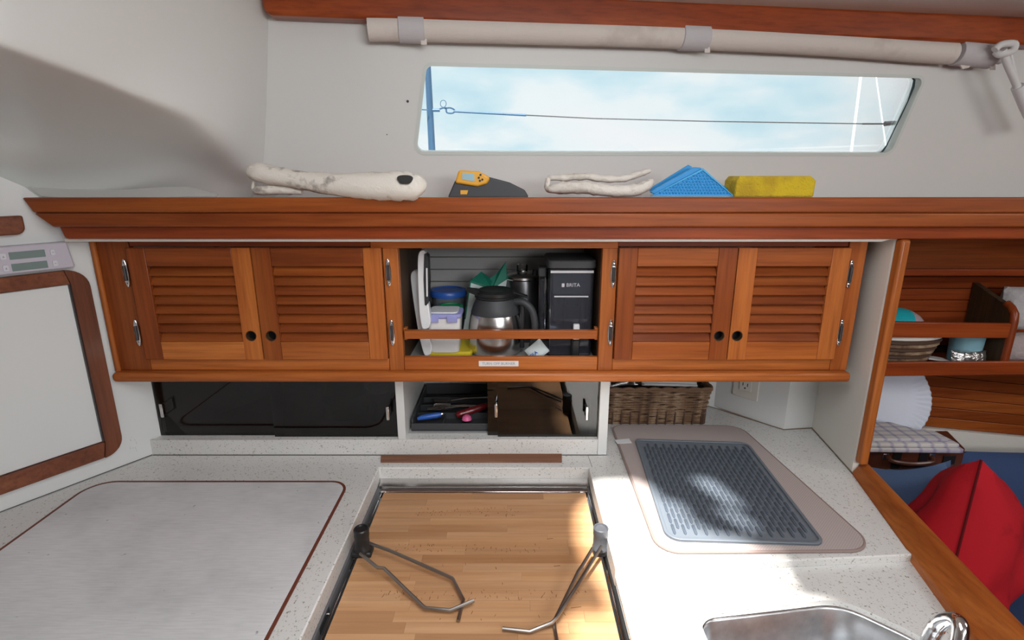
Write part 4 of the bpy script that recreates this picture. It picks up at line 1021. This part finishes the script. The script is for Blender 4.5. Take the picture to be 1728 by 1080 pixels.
mk('frame_bottom', lprism([(.0970, .942), (.98, .942), (.98, .977), (.0905, .977)], .0005, .0155), 'mahogany_x', FP, bevel=.002)
mk('panel_face', lprism([(.0935, .979), (.95, .979), (.95, 1.335), (.0935, 1.335)], .001, .006), 'white_panel', FP)
mk('gasket_strip', lprism([(.0902, .9775), (.0933, .9775), (.0933, 1.3365), (.0902, 1.3365)], .001, .009), 'dark_steel', FP)
TH = thing('digital_display', 'pale lilac twin-screen digital control box above the framed panel', 'control unit', tuple(wl(.15, 1.37, .01)))
mk('case', lprism(roundp([(.078, 1.371), (.24, 1.371), (.24, 1.424), (.084, 1.424)], .004, 3), .0005, .022), 'lilac_white', TH, bevel=.003)
for z0 in (1.3765, 1.3985):
    mk('screen', lprism([(.122, z0), (.176, z0), (.176, z0 + .014), (.122, z0 + .014)], .0222, .0232), 'lcd', TH, bevel=.0004)
    mk('key', lprism(roundp([(.180, z0 + .001), (.189, z0 + .001), (.189, z0 + .013), (.180, z0 + .013)], .002, 2), .0222, .024), 'grey_key', TH, bevel=.0005)
    mk('key', lprism(roundp([(.106, z0 + .001), (.114, z0 + .001), (.114, z0 + .013), (.106, z0 + .013)], .002, 2), .0222, .024), 'grey_key', TH, bevel=.0005)
    mk('key_symbol', lprism([(.183, z0 + .005), (.186, z0 + .005), (.1845, z0 + .009)], .0241, .0244), 'grey_ink', TH)
    mk('key_symbol', lprism([(.1085, z0 + .0066), (.1115, z0 + .0066), (.1115, z0 + .0076), (.1085, z0 + .0076)], .0241, .0244), 'grey_ink', TH)
struct('trim_7', lprism(roundp([(.142, 1.444), (.9, 1.444), (.9, 1.479), (.142, 1.479)], [.014, 0, 0, .003], 5), .0005, .02), 'mahogany_x', bevel=.003)
# scuffs on the bulkhead
bm = N(); 
for i in range(9):
    s_, z_ = lw(random.uniform(218, 232), random.uniform(738, 762)); prism(bm, [(s_, z_), (s_ + .002, z_ + .001), (s_ + .0015, z_ + random.uniform(.003, .008))], LP, LD, Z3, LN, .0001, .0003)
struct('trim_8', bm, 'pale_ink')

# ------------------------------------------------------------------ things on the long shelf
ST = 1.4992
def lump(bm, path, rad, n=14, sq=.8, seed=0, amp=.0025, up=None):
    P_ = smooth_path(path, 6); m = len(P_); R2 = []
    for i in range(m):
        t = i / (m - 1) * (len(rad) - 1); j = min(int(t), len(rad) - 2); R2.append(rad[j] + (rad[j + 1] - rad[j]) * (t - j))
    start = len(bm.verts); tube(bm, P_, R2, n, sq=sq, up=up)
    rn = random.Random(seed); bm.verts.ensure_lookup_table()
    for v_ in list(bm.verts)[start:]:
        a_ = amp * (math.sin(v_.co.x * 210 + seed) * math.cos(v_.co.z * 330 + v_.co.y * 190 + seed) + .5 * math.sin(v_.co.x * 470 + v_.co.z * 500))
        v_.co += V((0, -a_, a_))
    return bm
RG = thing('rolled_rag', 'long rolled grimy white rag drooping over the shelf edge at left', 'rag', tuple(PY(570, 325, 1.07)))
mk('rag_roll', lump(N(), [PY(424, 290, 1.09), PY(440, 292, 1.085), PY(500, 303, 1.075), PY(560, 311, 1.065), PY(620, 314, 1.055), PY(675, 314, 1.05), PY(706, 316, 1.052), PY(716, 320, 1.055)],
                    [.014, .0215, .019, .023, .028, .031, .027, .009], 20, .9, 1, .0016), 'stained_rag', RG)
mk('rag_tail', lump(N(), [PY(430, 322, 1.085), PY(445, 321, 1.082), PY(475, 321, 1.082), PY(510, 324, 1.08)], [.008, .012, .011, .006], 12, .8, 3, .001), 'stained_rag', RG)
mk('rag_tail', lump(N(), [PY(428, 308, 1.09), PY(427, 318, 1.085), PY(432, 325, 1.085), PY(445, 322, 1.085)], [.003, .003, .003, .003], 8, 1, 5, .0005), 'stained_rag', RG)
q = PY(683, 303, 1.0175)
bm = wallp([(q.x + .0135 * math.cos(a_) * (1 + .12 * math.sin(3 * a_)), q.z + .0095 * math.sin(a_) * (1 + .15 * math.cos(2 * a_))) for a_ in [2 * PI * k_ / 20 for k_ in range(20)]], 1.0165, 1.026)
mk('hole_shade', bm, plain('shade_black', (.03, .028, .026), .9).name, RG, label='dark disc standing in for the shaded cuff opening')  # flat dark disc painted as the shade inside the cuff opening
# white sheet at the far left
bm = N(); top = [PY(x, y, Y) for x, y, Y in [(46, 314, 1.13), (120, 318, 1.16), (200, 320, 1.17), (270, 316, 1.16), (320, 316, 1.15), (368, 328, 1.13)]]
bot = [PY(x, y, Y) for x, y, Y in [(70, 331, 1.08), (130, 334, 1.08), (205, 334, 1.08), (270, 333, 1.08), (320, 331, 1.08), (366, 331, 1.08)]]
top = smooth_path(top, 6); bot = smooth_path(bot, 6)
a = [bm.verts.new(p) for p in top]; b = [bm.verts.new(p) for p in bot]; a2 = [bm.verts.new(p + V((0, .002, -.003))) for p in top]; b2 = [bm.verts.new(p + V((0, .002, -.003))) for p in bot]
for i in range(len(a) - 1):
    bm.faces.new((a[i], a[i + 1], b[i + 1], b[i])); bm.faces.new((a2[i], a2[i + 1], b2[i + 1], b2[i])); bm.faces.new((a[i], a[i + 1], a2[i + 1], a2[i])); bm.faces.new((b[i], b[i + 1], b2[i + 1], b2[i]))
for i in (0, -1): bm.faces.new((a[i], b[i], b2[i], a2[i]))
mk('paper_sheet', bm, 'paper_sheet', label='flat curling white sheet at the far left end of the long shelf', cat='paper')
# infrared thermometer
IT = thing('infrared_thermometer', 'yellow and black infrared thermometer lying on the long shelf', 'thermometer', tuple(PY(820, 330, 1.13)))
YT = 1.12
def q2(px, py, Y=YT): p = PY(px, py, Y); return (p.x, p.z)
mk('body', wallp(roundp([q2(755, 334), q2(768, 304), q2(800, 302), q2(826, 299), q2(860, 308), q2(886, 321), q2(893, 334)], [.003, .006, .004, .008, .014, .008, .003], 4), YT, YT + .036), 'charcoal_rubber', IT, bevel=.006, seg=3)
mk('head_shell', wallp(roundp([q2(768, 309), q2(774, 287), q2(808, 289), q2(828, 300), q2(822, 310), q2(806, 315)], [.004, .006, .006, .008, .006, .006], 4), YT - .006, YT + .040), 'amber_plastic', IT, bevel=.004, seg=3)
mk('screen', wallp(roundp([q2(780, 303, YT - .006), q2(780, 291, YT - .006), q2(800, 293, YT - .006), q2(801, 306, YT - .006)], .0015, 2), YT - .0072, YT - .006), 'lcd_blue', IT)
for px, py in [(811, 295), (808, 300), (814, 303), (810, 305)]: mk('key', wallp(circ(*q2(px, py, YT - .006), .0022, 10), YT - .0075, YT - .006), 'black_plastic', IT)
mk('badge', wallp([q2(777, 328, YT - .001), q2(777, 321, YT - .001), q2(790, 321, YT - .001), q2(788, 328, YT - .001)], YT - .0008, YT), 'amber_plastic', IT)
# folded cloth
FCx = thing('folded_cloth', 'folded off-white cotton cloth on the shelf under the window', 'cloth', tuple(PY(1010, 330, 1.11)))
mk('fold', lump(N(), [PY(926, 320, 1.105), PY(950, 317, 1.10), PY(990, 317, 1.095), PY(1030, 322, 1.09), PY(1070, 321, 1.09), PY(1092, 312, 1.095), PY(1099, 304, 1.10)], [.008, .0145, .0155, .0145, .015, .0135, .006], 14, .8, 2, .0012), 'cotton_rag', FCx)
mk('fold', lump(N(), [PY(924, 300, 1.125), PY(950, 300, 1.12), PY(990, 298, 1.12), PY(1020, 302, 1.12), PY(1055, 301, 1.12), PY(1080, 293, 1.12), PY(1097, 288, 1.12)], [.005, .009, .0085, .009, .008, .0085, .005], 12, .8, 4, .001), 'cotton_rag', FCx)
mk('fold', lump(N(), [PY(926, 301, 1.12), PY(924, 310, 1.118), PY(927, 320, 1.115), PY(960, 324, 1.115)], [.006, .007, .008, .006], 10, .8, 6, .001), 'cotton_rag', FCx)
# blue silicone mat folded like a tent
BS = thing('trivet', 'bright blue honeycomb silicone trivet folded into a peak on shelf', 'trivet', tuple(PY(1170, 330, 1.15)))
ya, yb = 1.13, 1.165
tri = [q2(1097, 331, ya), q2(1186, 284, ya), q2(1238, 331, ya)]
mk('front_leaf', wallp(tri, ya, ya + .004), 'cyan_silicone', BS, flat=True)
ti = inset(tri, .0042)
mk('front_edge', wallp(tri, ya - .003, ya - .0002, [ti]), 'cyan_edge', BS, flat=True)
tri2 = [q2(1090, 322, yb), q2(1162, 278, yb), q2(1232, 320, yb), q2(1150, 324, yb)]
mk('back_leaf', wallp(tri2[:3], yb, yb + .005), 'cyan_silicone', BS, bevel=.001)
mk('fold_strip', wallp([q2(1172, 282, ya), q2(1184, 283, ya), q2(1186, 286, ya), q2(1106, 328, ya), q2(1098, 324, ya)], ya + .0045, ya + .012), 'cyan_silicone', BS, bevel=.001)
bm = N(); T = [V((p[0], 0, p[1])) for p in ti]; r_ = .0026
zmin = min(p.z for p in T); 
def inside(x_, z_):
    s_ = []
    for i in range(3):
        a_, b_ = T[i], T[(i + 1) % 3]; s_.append(((b_.x - a_.x) * (z_ - a_.z) - (b_.z - a_.z) * (x_ - a_.x)))
    return all(v_ > 0 for v_ in s_) or all(v_ < 0 for v_ in s_)
row = 0; z_ = zmin
while z_ < 1.6:
    x_ = T[0].x + (row % 2) * .0033
    while x_ < T[2].x:
        if inside(x_, z_): lathe(bm, [(0, -.0022), (.0012, -.002), (.0028, 0)], (x_, ya, z_), 6, (0, 1, 0))
        x_ += .0066
    z_ += .0057; row += 1
mk('honeycomb_studs', bm, plain('cyan_stud', (.02, .30, .66), .4).name, BS, kind='stuff')
# sponge
a, b = q2(1240, 330, 1.12), q2(1378, 297, 1.12)
bm = wallp(roundp([(a[0], a[1] - .003), (b[0], a[1] - .003), (b[0] + .001, b[1] - .009), (b[0] - .010, b[1]), (a[0] + .008, b[1]), (a[0] + .001, b[1] - .009)], .003, 3), 1.12, 1.185)
mk('sponge', bm, 'yellow_sponge', label='mustard yellow sponge block on the long shelf', cat='sponge', bevel=.003)

# ------------------------------------------------------------------ saloon seen at the right
SS = thing('saloon_shelf', 'teak bookshelf with two fiddle rails in the saloon beyond the post', 'shelf', (1.4, 1.42, 1.03))
mk('header_board', wallp([(SX, 1.318), (2.7, 1.318), (2.7, 1.425), (SX, 1.425)], 1.352, 1.37), 'teak_x', SS, bevel=.002)
mk('header_lip', wallp([(SX, 1.308), (2.7, 1.304), (2.7, 1.322), (SX, 1.326)], 1.338, 1.3515), 'teak_red_x', SS, bevel=.003)
mk('shelf_board', B(SX, 2.7, 1.3455, 1.484, 1.045, 1.054), 'teak_x', SS)
mk('fiddle', wallp([(.86, 1.034), (2.6, 1.058), (2.6, 1.088), (.86, 1.0755)], 1.335, 1.345), 'teak_red_x', SS, bevel=.003)
a, b = PY(1490, 541, 1.35), PY(1703, 570, 1.35)
mk('fiddle', wallp([(.86, 1.1435), (b.x, 1.1395), (b.x, 1.1800), (.86, 1.187)], 1.343, 1.355), 'teak_red_x', SS, bevel=.003)
# divider panel with rounded front edge
DX = 1.305
dp = roundp([(1.348, 1.0545), (1.348, 1.215), (1.484, 1.262), (1.484, 1.0545)], [0, .03, 0, 0], 6)
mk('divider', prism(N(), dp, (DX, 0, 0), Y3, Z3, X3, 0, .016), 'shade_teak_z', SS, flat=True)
ep = [(1.3465, 1.0545), (1.3465, 1.185), (1.350, 1.205), (1.362, 1.2185), (1.378, 1.2265)]
mk('divider_edge', tube(N(), [(DX + .008, a_, b_) for a_, b_ in ep], .0095, 10), 'teak_red_z', SS)
# items on that shelf
bz = 1.0545
r = thing('woven_bowl', 'dark woven bark bowl behind the saloon shelf rails', 'bowl', (1.06, 1.41, bz))
for j in range(7):
    rr = .088 + .026 * j / 6
    mk('woven_band', tube(N(), [(1.06 + (rr + .0018 * math.sin(k_ * 2.1 + j)) * math.cos(2 * PI * k_ / 40), 1.415 + (rr * .55) * math.sin(2 * PI * k_ / 40), bz + .006 + j * .0105) for k_ in range(40)], .0062, 6, closed=True), 'wicker_mixed' if j % 2 else 'wicker_dark', r)
mk('rim', tube(N(), [(1.06 + .116 * math.cos(2 * PI * k_ / 40), 1.415 + .064 * math.sin(2 * PI * k_ / 40), bz + .080) for k_ in range(40)], .0055, 6, closed=True), 'cream_panel', r)
mk('bowl_floor', lathe(N(), [(0, 0), (.052, 0), (.052, .003), (0, .003)], (1.06, 1.412, bz), 24), 'wicker_dark', r)
r = thing('cloth_bundle', 'turquoise and mauve striped beach cloth bundle above upper saloon rail', 'cloth', (1.06, 1.415, bz + .08))
cc = V((1.062, 1.415, bz + .094))
for i, (t0, t1, m_) in enumerate([(-1, .12, 'turquoise'), (.12, .5, 'mauve'), (.5, .62, 'stripe_brown'), (.62, 1, 'turquoise')]):
    pr = []
    for k_ in range(9):
        t = t0 + (t1 - t0) * k_ / 8; pr.append((.056 * math.sqrt(max(0, 1 - t * t)) if abs(t) < .999 else 0, .072 * t))
    mk('stripe', lathe(N(), pr, cc, 24, (1, -.1, -.25)), m_, r)
r = thing('drinking_glass', 'frosted blue glass tumbler behind the saloon shelf rails', 'glass', (1.215, 1.40, bz))
mk('tumbler', lathe(N(), [(0, 0), (.036, 0), (.040, .088), (.038, .088), (.034, .004), (0, .004)], (1.262, 1.415, bz), 28), plain('frosted_blue', (.22, .42, .50), .35).name, r)
mk('foil_wrap', pillow(N(), (1.245, 1.378, bz + .017), (1, 0, 0), (0, .2, 1), .095, .046, .034, 12, .02), 'silver_foil', label='crumpled silver foil in front of the blue tumbler', cat='foil')
mk('white_card', obox(N(), (1.165, 1.390, bz + .0135), (1, .0, -.15), (0, 1, 0), (0, 0, 1), .06, .03, .004), 'pale_ink', label='small grey card between woven bowl and foil', cat='card')
r = thing('knitted_bundle', 'grey crumpled knitted bundle at the right edge beyond the divider', 'cloth', (1.40, 1.40, bz))
mk('upper_bundle', pillow(N(), (1.405, 1.42, bz + .148), (1, 0, 0), (0, .1, 1), .13, .12, .07, 12, .02), plain('pale_knit', (.5, .48, .48), .9, bump=(90, 1, .004)).name, r)
mk('lower_bundle', pillow(N(), (1.395, 1.41, bz + .040), (1, 0, 0), (0, .1, 1), .13, .085, .08, 12, .02), plain('grey_knit', (.40, .33, .32), .9, bump=(90, 1, .004)).name, r)
# settee ledge and items
struct('trim_9', B(SX, 1.235, 1.27, 1.4775, .755, .7895), 'cream_panel')
pc = PY(1497, 672, 1.43); tl = math.radians(20)
PP_ = thing('paper_plate', 'white fluted paper plate standing upright beyond the teak post', 'plate', (pc.x, 1.39, pc.z - .115))
bm = N(); n_ = 96; rings = []
for r0, dy_ in [(0, .012), (.075, .012), (.085, .008), (.098, .001), (.122, -.005), (.124, -.004)]:
    if r0 == 0: rings.append([bm.verts.new((pc.x, 1.40 + dy_, pc.z))]); continue
    rings.append([bm.verts.new((pc.x + r0 * math.cos(2 * PI * k_ / n_), 1.40 + dy_ + (.0016 * (1 if k_ % 2 else -1) if r0 > .09 else 0), pc.z + r0 * math.sin(2 * PI * k_ / n_))) for k_ in range(n_)])
for A_, B_ in zip(rings, rings[1:]):
    for k_ in range(n_):
        k2 = (k_ + 1) % n_
        if len(A_) == 1: bm.faces.new((A_[0], B_[k2], B_[k_]))
        else: bm.faces.new((A_[k_], A_[k2], B_[k2], B_[k_]))
bmesh.ops.rotate(bm, verts=bm.verts, cent=(pc.x, 1.40, pc.z), matrix=Matrix.Rotation(-tl, 3, 'X')); bmesh.ops.translate(bm, verts=bm.verts, vec=(0, .03, 0))
pm = mk('plate_disc', bm, plain('plate_white', (.66, .70, .80), .5).name, PP_, sharp=20)
sm = pm.modifiers.new('solid', 'SOLIDIFY'); sm.thickness = .002
# suitcase-like games case
gz = .790
GC = thing('wooden_case', 'small brown wooden case with strap handle under the plaid cloth', 'case', (1.10, 1.33, gz))
gx0, gx1, gy0, gy1, gz1 = .90, 1.205, 1.280, 1.385, .853
mk('case_body', slab([(gx0, gy0), (gx1, gy0), (gx1 + .035, gy1), (gx0, gy1)], gz, gz1), 'suitcase_brown', GC, bevel=.003)
for x_ in (1.015, 1.085): mk('strap', B(x_, x_ + .022, gy0 - .0025, gy0 - .0005, gz + .004, gz1 - .004), 'suitcase_black', GC)
mk('handle', tube(N(), smooth_path([(1.0, gy0 - .004, gz + .042), (1.006, gy0 - .018, gz + .036), (1.06, gy0 - .020, gz + .030), (1.11, gy0 - .018, gz + .034), (1.118, gy0 - .004, gz + .040)], 4), .0055, 8), 'suitcase_brown', GC)
for x_ in (.995, 1.118): mk('handle_ring', B(x_ - .008, x_ + .008, gy0 - .004, gy0 - .0006, gz + .034, gz + .050), 'brushed_steel', GC, bevel=.001)
mk('latch', B(1.15, 1.182, gy0 - .004, gy0 - .0006, gz + .018, gz + .044), 'suitcase_black', GC, bevel=.001)
CL = thing('plaid_cloth', 'folded lavender plaid dish cloth on top of the wooden case', 'cloth', (1.06, 1.33, gz1))
def fold(name, pts, z0, z1): return mk(name, slab(roundp(pts, .006, 3), z0, z1), 'plaid_cloth', CL, bevel=.004, seg=3)
fold('fold', [(.92, 1.258), (1.178, 1.252), (1.178, 1.36), (.92, 1.375)], gz1 + .0005, gz1 + .013)
fold('fold', [(.92, 1.260), (1.170, 1.258), (1.160, 1.34), (.92, 1.372)], gz1 + .0135, gz1 + .025)
fold('fold', [(.92, 1.272), (1.155, 1.268), (1.060, 1.372), (.92, 1.388)], gz1 + .0255, gz1 + .034)
# settee
struct('trim_10', B(SX + .02, 2.7, .45, 1.47, .0, .36), 'teak_red_x')
mk('seat_cushion', B(SX + .02, 2.7, .42, 1.47, .3605, .418), 'navy_cloth', label='navy settee seat cushion in the saloon', cat='cushion', bevel=.02, seg=4)
mk('back_cushion', pillow(N(), (1.66, 1.345, .608), (1, -.03, 0), (0, .12, 1), .78, .37, .13, 22, .015), 'navy_cloth', label='dark blue back cushion behind the red pillow', cat='cushion')
mk('blue_pillow', pillow(N(), (.978, 1.200, .645), (.95, .1, -.06), (0.05, .10, 1), .29, .42, .15, 18, .13), 'blue_cloth', label='faded blue pillow behind the teak fiddle left of the red pillow', cat='pillow')
RP = thing('red_pillow', 'crimson red velour pillow standing on its edge in front of the blue cushions', 'pillow', (1.12, 1.08, .46))
p0_, w0_ = V((.0, .0, 1)), V((-.70, -.71, 0)); pu, pw = p0_ * .88 - w0_ * .47, w0_ * .88 + p0_ * .47; pc_ = V((.985, 1.005, .705))
pw = (pw - pu * pw.dot(pu)).normalized()
mk('pillow_body', pillow(N(), pc_, pu, pw, .47, .37, .205, 32, .045, 2.2), 'red_velour', RP)
edge = [pc_ + pu * .235 * a_ * .999 + pw * .185 * (1 - .045 * (1 - a_ * a_)) for a_ in [-1 + 2 * t / 14 for t in range(15)]]
mk('seam', tube(N(), edge, .0028, 6), 'seam_red', RP)

# ------------------------------------------------------------------ deck outside (below the window line)
struct('trim_11', B(-1.5, 3.2, 1.75, 2.4, 1.28, 1.30), 'deck_white')
